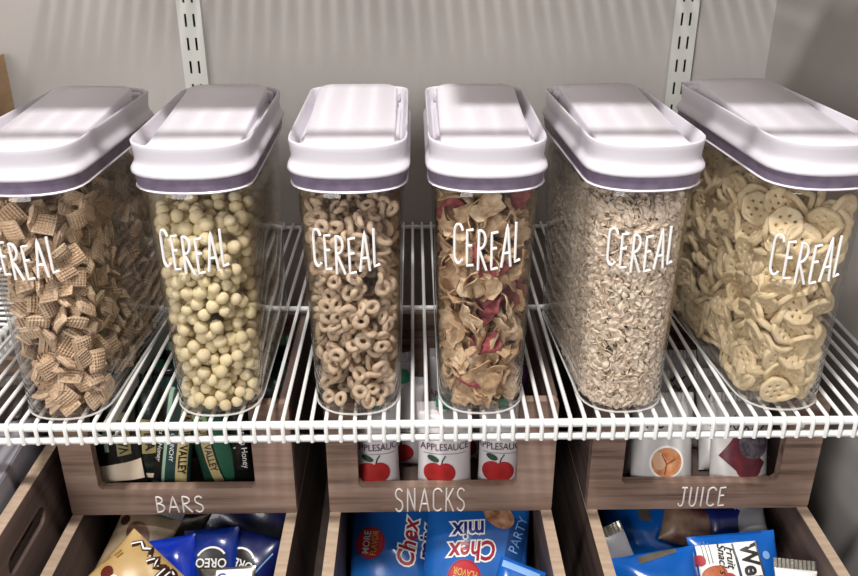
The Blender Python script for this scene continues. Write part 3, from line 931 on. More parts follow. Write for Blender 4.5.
BX.append(make_front_bin(330, 551, 358, 517, 487, 'SNACKS', 430, 488, 511, 0.078, 'walnut-brown wooden bin with cream painted word SNACKS on its front'))
BX.append(make_front_bin(586, 806, 623, 780, 483, 'JUICE', 702, 487, 506, 0.052, 'walnut-brown wooden bin with cream painted word JUICE on its front'))

def make_low_bin(xl, xr, y0, y1, ztop, label, slot=False, zbot=Z_FLOOR):
    cx = (xl + xr) / 2; w = (xr - xl) / 2; H = ztop - zbot
    root = empty('wooden_bin', (cx, y0, zbot)); tag(root, label, 'bin', 'open-topped wooden bins below')
    D = y1 - y0
    for s in (-1, 1):
        x0, x1 = (-w, -w + WT) if s < 0 else (w - WT, w)
        mb = MB()
        if slot:
            # side wall with a hand slot cut through it
            sy0, sy1, sz0, sz1 = slot
            sy0 -= y0; sy1 -= y0; sz0 -= zbot; sz1 -= zbot
            r = (sz1 - sz0) / 2; zc = (sz0 + sz1) / 2
            hole = [(sy0 + r + r * math.cos(t), zc + r * math.sin(t)) for t in [math.pi / 2 + math.pi * i / 10 for i in range(11)]] + \
                   [(sy1 - r + r * math.cos(t), zc + r * math.sin(t)) for t in [-math.pi / 2 + math.pi * i / 10 for i in range(11)]]
            n = len(hole)
            outer = []
            for (hy, hz) in hole:          # project the slot outline to the rectangle
                outer.append((hy, hz))
            ym = (sy0 + sy1) / 2
            rect = []
            for (hy, hz) in hole:
                dy, dz = hy - ym, hz - zc
                k = min([q for q in ((D - WT - ym) / dy if dy > 1e-9 else (WT - ym) / dy if dy < -1e-9 else 1e9, (H - zc) / dz if dz > 1e-9 else (-zc) / dz if dz < -1e-9 else 1e9)])
                rect.append((ym + dy * k, zc + dz * k))
            # snap nearest points to the corners
            for c in ((WT, 0), (WT, H), (D - WT, 0), (D - WT, H)):
                j = min(range(n), key=lambda i: (rect[i][0] - c[0]) ** 2 + (rect[i][1] - c[1]) ** 2); rect[j] = c
            v = []
            for x in (x0, x1):
                v += [(x, y, z) for y, z in rect] + [(x, y, z) for y, z in hole]
            f = []
            for i in range(n):
                j = (i + 1) % n
                f.append((i, j, n + j, n + i)); f.append((2 * n + j, 2 * n + i, 3 * n + i, 3 * n + j))
                f.append((n + i, n + j, 3 * n + j, 3 * n + i)); f.append((j, i, 2 * n + i, 2 * n + j))
            mb.add(v, f)
        else:
            mb.box(x0, x1, WT + 0.0002, D - WT - 0.0002, 0, H - 0.0012)
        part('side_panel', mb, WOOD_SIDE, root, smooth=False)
        if slot:
            pass
        mb = MB(); mb.box(x0, x1, 0.0, D, H - 0.0012 if not slot else H, H if not slot else H + 0.0012)
        part('edge_band', mb, WOOD_EDGE, root, smooth=False)
    for yy0 in (0, D - WT):
        mb = MB(); mb.box(-w, w, yy0, yy0 + WT, 0, H - 0.0013); part('end_panel', mb, WOOD, root, smooth=False)
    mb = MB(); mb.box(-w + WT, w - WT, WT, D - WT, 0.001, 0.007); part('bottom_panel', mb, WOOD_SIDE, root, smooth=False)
    return root
YL0, YL1 = 0.60, 1.09
for (xl, xr), wd in zip(BX, ('BARS', 'SNACKS', 'JUICE')):
    make_low_bin(xl, xr, YL0, YL1, Z_UB0, 'open wooden bin of snack bags directly below the %s bin' % wd)
# taller bin at the left edge
XB = BX[0][0] - 0.016
r_ = ray(57, 446); tt = XB / r_.x if abs(r_.x) > 1e-9 else 1
ZLB = (CAM + r_ * tt).z
def on_plane_x(px, py, x):
    r = ray(px, py); return CAM + r * ((x - CAM.x) / r.x)
s0 = on_plane_x(44, 508, XB); s1 = on_plane_x(10, 574, XB)
zc_ = (s0.z + s1.z) / 2
make_low_bin(XB - 0.25, XB, 0.60, 1.02, ZLB, 'tall wooden bin with a slotted hand hole at the left edge', slot=(min(s0.y, s1.y), max(s0.y, s1.y), zc_ - 0.011, zc_ + 0.011))

# ------------------------------------------------------------------ bags, pouches and wrappers
def text_mesh(s, size, xs=1.0, shear=0.0, bold=0.0):
    cu = bpy.data.curves.new('t', 'FONT'); cu.body = s; cu.size = 1.0; cu.align_x = 'CENTER'; cu.align_y = 'CENTER'
    cu.resolution_u = 3; cu.shear = shear; cu.offset = bold
    o = bpy.data.objects.new('t', cu); COL.objects.link(o)
    dg = bpy.context.evaluated_depsgraph_get()
    me = bpy.data.meshes.new_from_object(o.evaluated_get(dg))
    bpy.data.objects.remove(o); bpy.data.curves.remove(cu)
    bm = bmesh.new(); bm.from_mesh(me); bpy.data.meshes.remove(me)
    bmesh.ops.triangulate(bm, faces=bm.faces[:])
    bm.verts.index_update()
    v = [(p.co.x * size * xs, p.co.y * size) for p in bm.verts]
    f = [[q.index for q in t.verts] for t in bm.faces]
    bm.free()
    return v, f

class Bag:
    """pillow-shaped bag lying in its own x,y plane, z outwards"""
    def __init__(self, w, h, T, seed, wr=0.0025, px=3.0, py=2.6, seal=0.0):
        self.w, self.h, self.T, self.wr, self.px, self.py, self.seal = w, h, T, wr, px, py, seal
        rr = random.Random(seed); self.ph = [rr.uniform(0, 6.28) for _ in range(12)]
    def z(self, x, y, s=1):
        u = max(-1, min(1, 2 * x / self.w)); hh = self.h / 2 - self.seal
        v = max(-1, min(1, y / hh))
        t = self.T / 2 * max(0, 1 - abs(u) ** self.px) ** 0.75 * max(0, 1 - abs(v) ** self.py) ** 0.8
        p = self.ph; e = max(0, 1 - abs(u) ** 6) * max(0, 1 - abs(v) ** 8)
        w = self.wr * e * (0.5 * math.sin(38 * x + 21 * y + p[0] + s) + 0.5 * math.sin(-27 * x + 61 * y + p[1]) + 0.5 * math.sin(95 * x + 40 * y + p[2] + 1.7 * math.sin(50 * y + p[5])) + 0.7 * math.sin(150 * x + p[3]) * abs(v) ** 3)
        return s * (t + 0.0007) + w * (1 if s > 0 else 0.6)
    def body(self, N=34):
        mb = MB(); w, h = self.w, self.h
        M = (N + 1) ** 2
        for s in (1, -1):
            for j in range(N + 1):
                for i in range(N + 1):
                    x = w * (i / N - 0.5); y = h * (j / N - 0.5)
                    pinch = 1 - 0.05 * (1 - abs(2 * j / N - 1) ** 2)
                    mb.v.append((x * pinch, y, self.z(x, y, s)))
            for j in range(N):
                for i in range(N):
                    a = (0 if s > 0 else M) + j * (N + 1) + i
                    f = (a, a + 1, a + N + 2, a + N + 1); mb.f.append(f if s > 0 else f[::-1]); mb.m.append(0)
        per = [i for i in range(N + 1)] + [j * (N + 1) + N for j in range(1, N + 1)] + [N * (N + 1) + i for i in range(N - 1, -1, -1)] + [j * (N + 1) for j in range(N - 1, 0, -1)]
        for a, b in zip(per, per[1:] + per[:1]): mb.f.append((b, a, a + M, b + M)); mb.m.append(0)
        return mb
    def onto(self, x, y, off):
        v = 2 * y / self.h
        pinch = 1 - 0.05 * (1 - abs(v) ** 2)
        return (x * pinch, y, self.z(x, y, 1) + off)

def rot2(p, a):
    c, s = math.cos(math.radians(a)), math.sin(math.radians(a)); return (p[0] * c - p[1] * s, p[0] * s + p[1] * c)
def print_on(bag, items, parent):
    """items: dicts with kind text / disc / poly / stroke, all lying on the bag's face"""
    for it in items:
        k = it['k']; cx, cy = it.get('at', (0, 0)); rot = it.get('rot', 0); off = 0.0004 + 0.0003 * it.get('layer', 0)
        mb = MB()
        clip = lambda x, y: (max(-bag.w * 0.495, min(bag.w * 0.495, x)), max(-bag.h * 0.495, min(bag.h * 0.495, y)))
        if k == 'text':
            v, f = text_mesh(it['s'], it['size'], it.get('xs', 1.0), it.get('shear', 0.0), it.get('bold', 0.0))
            P = []
            for p in v:
                q = rot2(p, rot); q = clip(q[0] + cx, q[1] + cy); P.append(bag.onto(q[0], q[1], off + 0.0003))
            mb.add(P, f)
        elif k == 'disc':
            rx, ry = it['r'] if isinstance(it['r'], tuple) else (it['r'], it['r'])
            a0, a1 = it.get('arc', (0, 360)); inner = it.get('inner', 0.0); na, nr = 28, 6
            P, f = [], []
            for i in range(nr + 1):
                q = inner + (1 - inner) * i / nr
                for j in range(na + 1):
                    t = math.radians(a0 + (a1 - a0) * j / na)
                    p = rot2((rx * q * math.cos(t), ry * q * math.sin(t)), rot); p = clip(p[0] + cx, p[1] + cy); P.append(bag.onto(p[0], p[1], off))
            for i in range(nr):
                for j in range(na):
                    a = i * (na + 1) + j; f.append((a, a + na + 1, a + na + 2, a + 1))
            mb.add(P, f)
        elif k == 'quad':               # four corners, filled by a grid
            c = it['pts']; n = it.get('n', 14); P, f = [], []
            for j in range(n + 1):
                for i in range(n + 1):
                    u, v_ = i / n, j / n
                    x = (c[0][0] * (1 - u) + c[1][0] * u) * (1 - v_) + (c[3][0] * (1 - u) + c[2][0] * u) * v_
                    y = (c[0][1] * (1 - u) + c[1][1] * u) * (1 - v_) + (c[3][1] * (1 - u) + c[2][1] * u) * v_
                    p = rot2((x, y), rot); p = clip(p[0] + cx, p[1] + cy); P.append(bag.onto(p[0], p[1], off))
            for j in range(n):
                for i in range(n):
                    a = j * (n + 1) + i; f.append((a, a + 1, a + n + 2, a + n + 1))
            mb.add(P, f)
        elif k == 'stroke':
            for ln in it['lines']:
                P = []
                for a, b in zip(ln[:-1], ln[1:]):
                    m = max(1, int(math.dist(a, b) / 0.003))
                    for j in range(m):
                        p = rot2((a[0] + (b[0] - a[0]) * j / m, a[1] + (b[1] - a[1]) * j / m), rot); p = clip(p[0] + cx, p[1] + cy); P.append(bag.onto(p[0], p[1], off - 0.0003))
                p = rot2(ln[-1], rot); p = clip(p[0] + cx, p[1] + cy); P.append(bag.onto(p[0], p[1], off - 0.0003))
                mb.tube(P, it.get('r', 0.0008), 5)
        o = part(it.get('name', 'print'), mb, it['m'], parent, smooth=True, angle=70)
        if 'label' in it: o['label'] = it['label']

def place(root, P, tilt, yaw=0.0, roll=0.0):
    root.rotation_mode = 'QUATERNION'
    root.rotation_quaternion = Quaternion((0, 0, 1), math.radians(yaw)) @ Quaternion((1, 0, 0), math.radians(tilt)) @ Quaternion((0, 0, 1), math.radians(roll))
    root.location = P
def crimp(bag, y0, y1, n=None):
    """ridged heat seal at an end of the bag"""
    mb = MB(); w = bag.w * 0.995; n = n or max(12, int(w / 0.0022)); rows = 2
    for s in (1, -1):
        o = len(mb.v)
        for j in range(rows + 1):
            y = y0 + (y1 - y0) * j / rows
            for i in range(n + 1):
                x = w * (i / n - 0.5)
                mb.v.append((x, y, s * 0.0008 + 0.0007 * (1 if i % 2 else -1) + 0.0012 * math.sin(60 * x + bag.ph[7])))
        for j in range(rows):
            for i in range(n):
                a = o + j * (n + 1) + i
                f = (a, a + 1, a + n + 2, a + n + 1); mb.f.append(f if s > 0 else f[::-1]); mb.m.append(0)
    return mb
def make_bag(name, label, cat, P, tilt, yaw, roll, bag, m, items=(), seals=(), seal_m=None, group=None):
    root = empty(name); tag(root, label, cat, group)
    if isinstance(P, tuple):           # a bag in a lower bin: its upper end stays below the rim
        t = math.radians(tilt); r = math.radians(roll)
        ext = ((bag.h / 2 + 0.010) * abs(math.cos(r)) + bag.w / 2 * abs(math.sin(r))) * math.sin(t) + bag.T * 0.25
        P = PZ(P[0], P[1], max(Z_UB0 - 0.004 + P[2] * 0.35 - ext, Z_FLOOR + 0.012 + ext))
    place(root, P, tilt, yaw, roll)
    b = part('bag_body', bag.body(), m, root, angle=60)
    print_on(bag, items, b)
    for s in seals:
        y0 = s * bag.h / 2
        part('crimped_seal', crimp(bag, y0 - s * 0.001, y0 + s * 0.010), seal_m or m, root, smooth=False)
    return root

def film(name, c, c2=None, rough=0.28, sc=25):
    return mat(name, c, rough, noise=(c2, sc, (1, 1, 1)) if c2 else None, coat=0.25, bump=0.15, bump_scale=60)
BLUE = film('blue_film', '#1d66b8', '#185aa8')
DKBLUE = mat('dark_blue_ink', '#15427f', 0.3)
NAVY = film('navy_film', '#141f63', '#10194f')
RBLUE = film('royal_blue_film', '#0f3bc4', '#0b2fa8', 0.2)
CYANB = film('bright_blue_film', '#0f63c0', '#0c56ab', 0.2)
TAN = film('tan_film', '#bd9f6c', '#ac8d5a', 0.35)
GTAN = film('pale_tan_film', '#a99478', '#8d7a63', 0.4)
FOIL = mat('silver_foil', '#a9a49a', 0.28, metal=0.75, noise=('#8d887e', 30, (1, 1, 1)), bump=0.5, bump_scale=90)
GREYF = mat('grey_film', '#8c8a8f', 0.45, noise=('#7a787d', 20, (1, 1, 1)))
RED = mat('red_ink', '#c22a35', 0.35); MAROON = mat('maroon_ink', '#a01630', 0.35)
WINK = mat('white_ink', '#f3f1ee', 0.4); NINK = mat('navy_ink', '#14237a', 0.35); BINK = mat('black_ink', '#17130f', 0.4)
BROWN = mat('brown_ink', '#3a2018', 0.4); YEL = mat('yellow_ink', '#e6b450', 0.4); SKYB = mat('pale_blue_ink', '#7fabdf', 0.4)
PRETZ = mat('snack_picture_brown', '#8a5236', 0.5, noise=('#d7a988', 90, (1, 1, 1)))
GREY_INK = mat('grey_ink', '#7f7a78', 0.5)

def lower_pt(px, py, dz=-0.02):      # a point inside a lower bin, dz below its rim
    return (px, py, dz)

# ---- below SNACKS: two blue snack-mix bags
def more_flavor(cx, cy, rot, R=0.0185):
    return [dict(k='disc', at=(cx, cy), r=R, m=RED, layer=1, name='round_badge', label='red round badge'),
            dict(k='disc', at=(cx, cy), r=R * 0.97, inner=0.93, m=MAROON, layer=2, name='badge_ring'),
            dict(k='text', s='MORE', at=(cx + rot2((0, 0.0045), rot)[0], cy + rot2((0, 0.0045), rot)[1]), size=0.0125, xs=0.8, rot=rot, m=WINK, layer=2, bold=0.015, name='lettering'),
            dict(k='text', s='FLAVOR', at=(cx + rot2((0, -0.0055), rot)[0], cy + rot2((0, -0.0055), rot)[1]), size=0.0110, xs=0.72, rot=rot, m=YEL, layer=2, bold=0.012, name='lettering')]
def chex_logo(cx, cy, rot, k=1.0, mix=True):
    def o(x, y): p = rot2((x * k, y * k), rot); return (cx + p[0], cy + p[1])
    it = [dict(k='text', s='Chex', at=o(0, 0), size=0.030 * k, xs=0.86, rot=rot, m=WINK, layer=1, bold=0.085, shear=0.2, name='logo_outline'),
          dict(k='text', s='Chex', at=o(0, 0), size=0.030 * k, xs=0.86, rot=rot, m=MAROON, layer=3, bold=0.02, shear=0.2, name='lettering')]
    if mix:
        it += [dict(k='text', s='mix', at=o(0.004, -0.0235), size=0.029 * k, xs=0.9, rot=rot, m=WINK, layer=1, bold=0.085, shear=0.1, name='logo_outline'),
               dict(k='text', s='mix', at=o(0.004, -0.0235), size=0.029 * k, xs=0.9, rot=rot, m=NINK, layer=3, bold=0.02, shear=0.1, name='lettering')]
    return it
cA = lower_pt(398, 547, -0.033)
bg = Bag(0.118, 0.20, 0.028, 3)
make_bag('snack_mix_bag', 'blue snack mix bag with round red badge reading MORE FLAVOR, logo turned sideways', 'snack bag', cA, 38, 0, 0, bg, BLUE,
         more_flavor(-0.0345, 0.003, 82) + chex_logo(0.0135, 0.001, 82, 1.0) , (1,), BLUE, 'blue snack mix bags below SNACKS')
cB = lower_pt(475, 568, -0.028)
bg = Bag(0.124, 0.20, 0.035, 8)
make_bag('snack_mix_bag', 'blue snack mix bag lying upside down with its logo reversed', 'snack bag', cB, 40, 0, -6, bg, BLUE,
         chex_logo(-0.004, 0.017, 188, 1.0) + more_flavor(-0.013, -0.014, 172, 0.020) +
         [dict(k='quad', pts=[(0.022, -0.07), (0.046, -0.07), (0.061, 0.055), (0.040, 0.06)], m=DKBLUE, layer=0, name='dark_band'),
          dict(k='text', s='PARTY', at=(0.0495, 0.040), size=0.0165, xs=0.9, rot=75, m=SKYB, layer=2, name='lettering'),
          dict(k='text', s='O', at=(0.042, 0.002), size=0.017, rot=75, m=WINK, layer=2, name='lettering'),
          dict(k='text', s='N', at=(0.039, -0.016), size=0.017, rot=75, m=WINK, layer=2, name='lettering'),
          dict(k='disc', at=(0.024, 0.060), r=(0.020, 0.014), rot=-25, m=PRETZ, layer=1, name='snack_picture')], (1,), BLUE, 'blue snack mix bags below SNACKS')
bg = Bag(0.05, 0.09, 0.024, 12)
make_bag('snack_mix_bag', 'small corner of a third blue snack bag beside the right bin wall', 'snack bag', PZ(510, 606, -0.205), 40, 0, -22, bg, CYANB,
         [dict(k='quad', pts=[(-0.022, 0.034), (0.018, 0.034), (0.020, 0.041), (-0.022, 0.041)], m=SKYB, layer=1, name='pale_band')], (), FOIL, 'blue snack mix bags below SNACKS')

# ---- below BARS: cookie bags
bg = Bag(0.100, 0.115, 0.026, 21)
sq = [[(-0.012, 0.0), (-0.006, 0.008), (0.002, 0.004), (0.008, 0.009), (0.014, 0.002)], [(0.016, -0.004), (0.022, 0.006), (0.026, -0.003), (0.034, 0.004)]]
make_bag('cookie_bag', 'tan cookie bag with dark brown script and chocolate pieces, front left below BARS', 'snack bag', PZ(122, 603, -0.174), 30, 0, -40, bg, TAN,
         [dict(k='stroke', at=(-0.024, 0.045), lines=sq, r=0.0030, m=BROWN, rot=4, layer=1, name='script_outline'),
          dict(k='stroke', at=(-0.024, 0.045), lines=sq, r=0.0014, m=WINK, rot=4, layer=6, name='script'),
          dict(k='stroke', at=(0.012, 0.044), lines=[[(0, -0.008), (0, 0.008)], [(0.006, -0.008), (0.006, 0.008), (0.012, 0.006), (0.012, -0.008)], [(0.018, -0.008), (0.018, 0.008)], [(0.018, 0.0), (0.025, 0.0)]], r=0.0034, rot=6, m=BROWN, layer=1, name='script_outline'),
          dict(k='stroke', at=(0.012, 0.044), lines=[[(0, -0.008), (0, 0.008)], [(0.006, -0.008), (0.006, 0.008), (0.012, 0.006), (0.012, -0.008)], [(0.018, -0.008), (0.018, 0.008)], [(0.018, 0.0), (0.025, 0.0)]], r=0.0015, rot=6, m=WINK, layer=7, name='script'),
          dict(k='disc', at=(-0.032, 0.010), r=(0.008, 0.0065), m=mat('chocolate_picture', '#5a1c14', 0.4), layer=1, name='chocolate_picture'),
          dict(k='disc', at=(-0.019, 0.008), r=(0.0065, 0.006), m=WINK, layer=1, name='white_chip_picture'),
          dict(k='stroke', at=(-0.040, 0.026), lines=[[(0, 0), (0.001, 0.008)], [(0.004, 0), (0.005, 0.007)], [(-0.006, -0.012), (-0.004, -0.004)]], r=0.0013, m=mat('tan_ink', '#8a6a34', 0.5), layer=1, name='small_print')], (), TAN, 'cookie bags below BARS')
bg = Bag(0.07, 0.10, 0.03, 22)
make_bag('cookie_bag', 'greyish tan cookie bag with brown patches behind the tan bag below BARS', 'snack bag', PZ(134, 554, -0.212), 40, 0, -20, bg, GTAN,
         [dict(k='disc', at=(0.0, 0.020), r=(0.017, 0.012), rot=-35, m=mat('cookie_picture', '#6b4a38', 0.5, noise=('#4f3428', 120, (1, 1, 1))), layer=1, name='cookie_picture'),
          dict(k='disc', at=(-0.024, 0.03), r=(0.006, 0.006), m=BROWN, layer=1, name='chocolate_picture')], (1,), GREYF, 'cookie bags below BARS')
bg = Bag(0.10, 0.07, 0.025, 23, wr=0.004)
make_bag('foil_wrapper', 'crumpled silver foil wrapper at the back below the BARS bin', 'wrapper', lower_pt(160, 527, -0.005), 50, 0, -20, bg, FOIL, (), (-1,), FOIL)
OREO = [dict(k='disc', at=(0, 0), r=(0.0175, 0.016), m=BINK, layer=1, name='dark_oval'),
        dict(k='disc', at=(0, 0), r=(0.0185, 0.0172), inner=0.88, arc=(30, 150), m=WINK, layer=2, name='white_arc'),
        dict(k='text', s='OREO', at=(0, 0), size=0.0135, xs=0.95, rot=176, m=WINK, layer=3, bold=0.02, name='lettering')]
bg = Bag(0.155, 0.15, 0.03, 27)
make_bag('cookie_bag', 'large dark navy cookie bag at the back below BARS', 'snack bag', lower_pt(232, 545, -0.060), 52, 0, 0, bg, NAVY,
         [dict(k='quad', pts=[(0.040, 0.052), (0.056, 0.052), (0.056, 0.056), (0.040, 0.056)], m=GREY_INK, layer=1, name='label_strip')], (1,), NAVY, 'cookie bags below BARS')
bg = Bag(0.062, 0.10, 0.028, 24)
make_bag('cookie_bag', 'bright royal blue small cookie bag with glossy face below BARS', 'snack bag', lower_pt(170, 585, -0.004), 45, 0, 8, bg, RBLUE, (), (), RBLUE, 'cookie bags below BARS')
bg = Bag(0.062, 0.10, 0.026, 25)
make_bag('cookie_bag', 'blue mini cookie bag with reversed cookie logo on dark oval below BARS', 'snack bag', lower_pt(212, 575, -0.012), 46, 0, 4, bg, film('cookie_blue_film', '#10328f', '#0d297a', 0.25), [dict(i, at=(0.002, 0.013)) for i in OREO], (), NAVY, 'cookie bags below BARS')
bg = Bag(0.062, 0.10, 0.026, 26)
make_bag('cookie_bag', 'navy mini cookie bag with cut-off logo beside the right bin wall below BARS', 'snack bag', lower_pt(246, 578, -0.030), 46, 0, -14, bg, NAVY, [dict(i, at=(-0.010, 0.014)) for i in OREO] +
         [dict(k='stroke', at=(0.018, 0.02), lines=[[(-0.006, -0.012), (0.006, 0.012)]], r=0.001, m=SKYB, layer=1, name='blue_line')], (), NAVY, 'cookie bags below BARS')
bg = Bag(0.058, 0.05, 0.012, 28)
make_bag('snack_packet', 'small silver-white packet in front of the cookie bags', 'packet', lower_pt(228, 592, -0.010), 40, 0, 3, bg, FOIL,
         [dict(k='quad', pts=[(-0.012, 0.004), (0.026, 0.004), (0.026, 0.022), (-0.012, 0.022)], m=WINK, layer=1, name='white_panel'),
          dict(k='text', s='C', at=(-0.006, 0.012), size=0.016, m=NINK, layer=3, name='lettering')])

# ---- below JUICE: fruit snack bags
bg = Bag(0.125, 0.13, 0.04, 31)
make_bag('snack_bag', 'plain blue snack bag with silver seal at the back below JUICE', 'snack bag', lower_pt(655, 541, -0.035), 42, 0, 0, bg, CYANB,
         [dict(k='quad', pts=[(-0.023, 0.022), (-0.007, 0.020), (-0.010, 0.056), (-0.022, 0.056)], m=FOIL, layer=1, name='silver_seal')], (1,), CYANB, 'blue snack bags below JUICE')
bg = Bag(0.10, 0.10, 0.035, 32)
make_bag('snack_bag', 'plain blue snack bag with glossy creases in front below JUICE', 'snack bag', lower_pt(660, 600, -0.010), 42, 0, 8, bg, CYANB,
         [dict(k='quad', pts=[(-0.012, 0.040), (0.034, 0.042), (0.036, 0.049), (-0.010, 0.048)], rot=6, m=FOIL, layer=1, name='silver_seal')], (), FOIL, 'blue snack bags below JUICE')
bg = Bag(0.028, 0.09, 0.010, 33)
make_bag('foil_wrapper', 'narrow silver wrapper edge along the left wall below JUICE', 'wrapper', lower_pt(629, 572, -0.018), 50, 12, 14, bg, GREYF, (), (1,), FOIL)
bg = Bag(0.10, 0.125, 0.03, 34)
ORANGE = mat('orange_picture', '#c8714a', 0.4, noise=('#a9553a', 120, (1, 1, 1)))
make_bag('fruit_snack_bag', 'blue and white fruit snack bag with black lettering and orange slice picture', 'snack bag', lower_pt(741, 592, -0.006), 45, 0, 4, bg, CYANB,
         [dict(k='quad', pts=[(-0.046, 0.016), (-0.004, -0.05), (0.000, 0.052), (-0.044, 0.052)], m=WINK, layer=0, name='white_panel'),
          dict(k='quad', pts=[(0.004, -0.055), (0.026, -0.055), (0.024, 0.052), (-0.001, 0.052)], m=WINK, layer=1, name='white_panel'),
          dict(k='stroke', at=(0.001, 0), lines=[[(0.002, -0.05), (-0.002, 0.0), (-0.0035, 0.051)], [(0.026, -0.05), (0.025, 0.0), (0.022, 0.051)]], r=0.0012, m=BINK, layer=2, name='black_border'),
          dict(k='text', s="Welch's", at=(0.0125, 0.014), size=0.026, xs=0.85, rot=-90, m=BINK, layer=3, bold=0.03, name='lettering'),
          dict(k='text', s='Fruit', at=(-0.0085, 0.037), size=0.0135, xs=0.9, rot=-98, m=BINK, layer=3, bold=0.01, shear=0.25, name='lettering'),
          dict(k='text', s='Snacks', at=(-0.0185, 0.036), size=0.0135, xs=0.9, rot=-98, m=BINK, layer=3, bold=0.01, shear=0.25, name='lettering'),
          dict(k='stroke', at=(-0.034, 0.044), lines=[[(-0.004, -0.012), (-0.004, 0.012)], [(0, -0.012), (0, 0.012)], [(0.004, -0.012), (0.004, 0.01)]], r=0.0006, m=GREY_INK, layer=2, name='small_print'),
          dict(k='disc', at=(-0.030, 0.021), r=(0.016, 0.010), rot=8, m=WINK, layer=3, name='orange_rind'),
          dict(k='disc', at=(-0.030, 0.021), r=(0.0145, 0.0085), rot=8, m=ORANGE, layer=4, name='orange_slice_picture'),
          dict(k='disc', at=(-0.043, 0.036), r=0.0058, m=mat('berry_picture', '#b23a44', 0.4), layer=4, name='berry_picture'),
          dict(k='disc', at=(-0.015, 0.013), r=(0.009, 0.008), m=mat('berry_picture', '#b23a44', 0.4), layer=4, name='berry_picture'),
          dict(k='disc', at=(0.036, -0.002), r=(0.0055, 0.016), rot=10, arc=(90, 270), m=ORANGE, layer=3, name='orange_slice_picture'),
          dict(k='disc', at=(0.033, 0.036), r=0.0045, m=SKYB, layer=3, name='round_mark')], (), FOIL)
bg = Bag(0.045, 0.06, 0.02, 35)
make_bag('snack_packet', 'small white packet with black mark at the right below JUICE', 'packet', lower_pt(797, 599, -0.010), 45, 0, -6, bg, WINK,
         [dict(k='text', s='V', at=(0.004, 0.012), size=0.02, m=BINK, layer=2, bold=0.04, name='lettering')], (1,), FOIL)
bg = Bag(0.07, 0.05, 0.025, 36, wr=0.003)
make_bag('snack_bag', 'crumpled tan and maroon snack wrapper at the back below JUICE', 'wrapper', lower_pt(690, 526, -0.016), 45, 8, -22, bg, mat('tan_maroon_film', '#8d7560', 0.4, noise=('#5a3438', 45, (1, 1, 1))), (), (), FOIL)
bg = Bag(0.06, 0.05, 0.025, 37)
make_bag('snack_bag', 'dark navy snack bag at the back right below JUICE', 'snack bag', lower_pt(728, 525, -0.030), 45, 0, 5, bg, NAVY, (), (1,), NAVY)
bg = Bag(0.035, 0.045, 0.022, 38, wr=0.003)
make_bag('foil_wrapper', 'crumpled grey film wrapper beside the navy bag below JUICE', 'wrapper', lower_pt(752, 527, -0.022), 45, -10, 12, bg, GREYF, (), (1,), GREYF)

# ---- in the BARS bin: granola bar wrappers
GREEN = film('green_film', '#1f4234', '#18352a', 0.25); DGREEN = film('dark_green_film', '#142019', '#0e1713', 0.25)
BLACKF = film('black_film', '#141413', '#0f0f0e', 0.25); PGREEN = mat('pale_green_ink', '#8fae94', 0.4); TANI = mat('tan_label_ink', '#b9a878', 0.45)
DTAN = mat('olive_tan_ink', '#8f8355', 0.45); TEAL = mat('teal_ink', '#1f3b3a', 0.4); SATIN = mat('satin_green_ink', '#2d6049', 0.3)
Z_IN = Z_UB0 + 0.008
def wrapper(px, d, w, h, lean, label, items, m=DGREEN, yaw=0, tilt=80, seed=1, T=0.018):
    base = PD(px, 478, d); bag_ = Bag(w, h, T, seed, wr=0.0012)
    c = Vector((base.x, d, Z_IN + 0.0135 + h / 2 * math.sin(math.radians(tilt))))
    return make_bag('bar_wrapper', label, 'bar wrapper', c, tilt, yaw, lean, bag_, m, items, (1, -1), m, 'granola bar wrappers in the BARS bin')
CREAMF = mat('cream_film', '#d8c9b4', 0.45, noise=('#cbb9a2', 25, (1, 1, 1)))
hB = 0.118
YW = YB + WT + 0.026
wrapper(124, YW, 0.055, hB, 4, 'dark wrapper with cream bottom and tan label, leftmost in the BARS bin',
        [dict(k='quad', pts=[(-0.026, -0.052), (0.026, -0.050), (0.026, -0.026), (-0.026, -0.032)], m=CREAMF, layer=0, name='cream_bottom'),
         dict(k='quad', pts=[(0.002, -0.020), (0.018, -0.018), (0.020, 0.03), (0.004, 0.03)], m=DTAN, layer=1, name='tan_label'),
         dict(k='text', s='VALLEY', at=(0.0105, 0.004), size=0.0155, xs=0.8, rot=92, m=BINK, layer=3, bold=0.02, name='lettering'),
         dict(k='quad', pts=[(-0.012, -0.014), (-0.007, -0.014), (-0.007, 0.02), (-0.012, 0.02)], m=PGREEN, layer=1, name='pale_stripe')], BLACKF, seed=41, yaw=0, tilt=76)
wrapper(157, YW + 0.006, 0.030, hB, -4, 'dark green wrapper with small tan label second in the BARS bin',
        [dict(k='quad', pts=[(-0.006, -0.022), (0.010, -0.020), (0.010, 0.02), (-0.008, 0.02)], m=DTAN, layer=1, name='tan_label'),
         dict(k='text', s='NA', at=(0.002, -0.006), size=0.015, rot=-84, m=BINK, layer=3, bold=0.02, name='lettering'),
         dict(k='quad', pts=[(-0.014, -0.052), (0.014, -0.052), (0.014, -0.046), (-0.014, -0.046)], m=CREAMF, layer=1, name='cream_bottom')], DGREEN, seed=42, tilt=78)
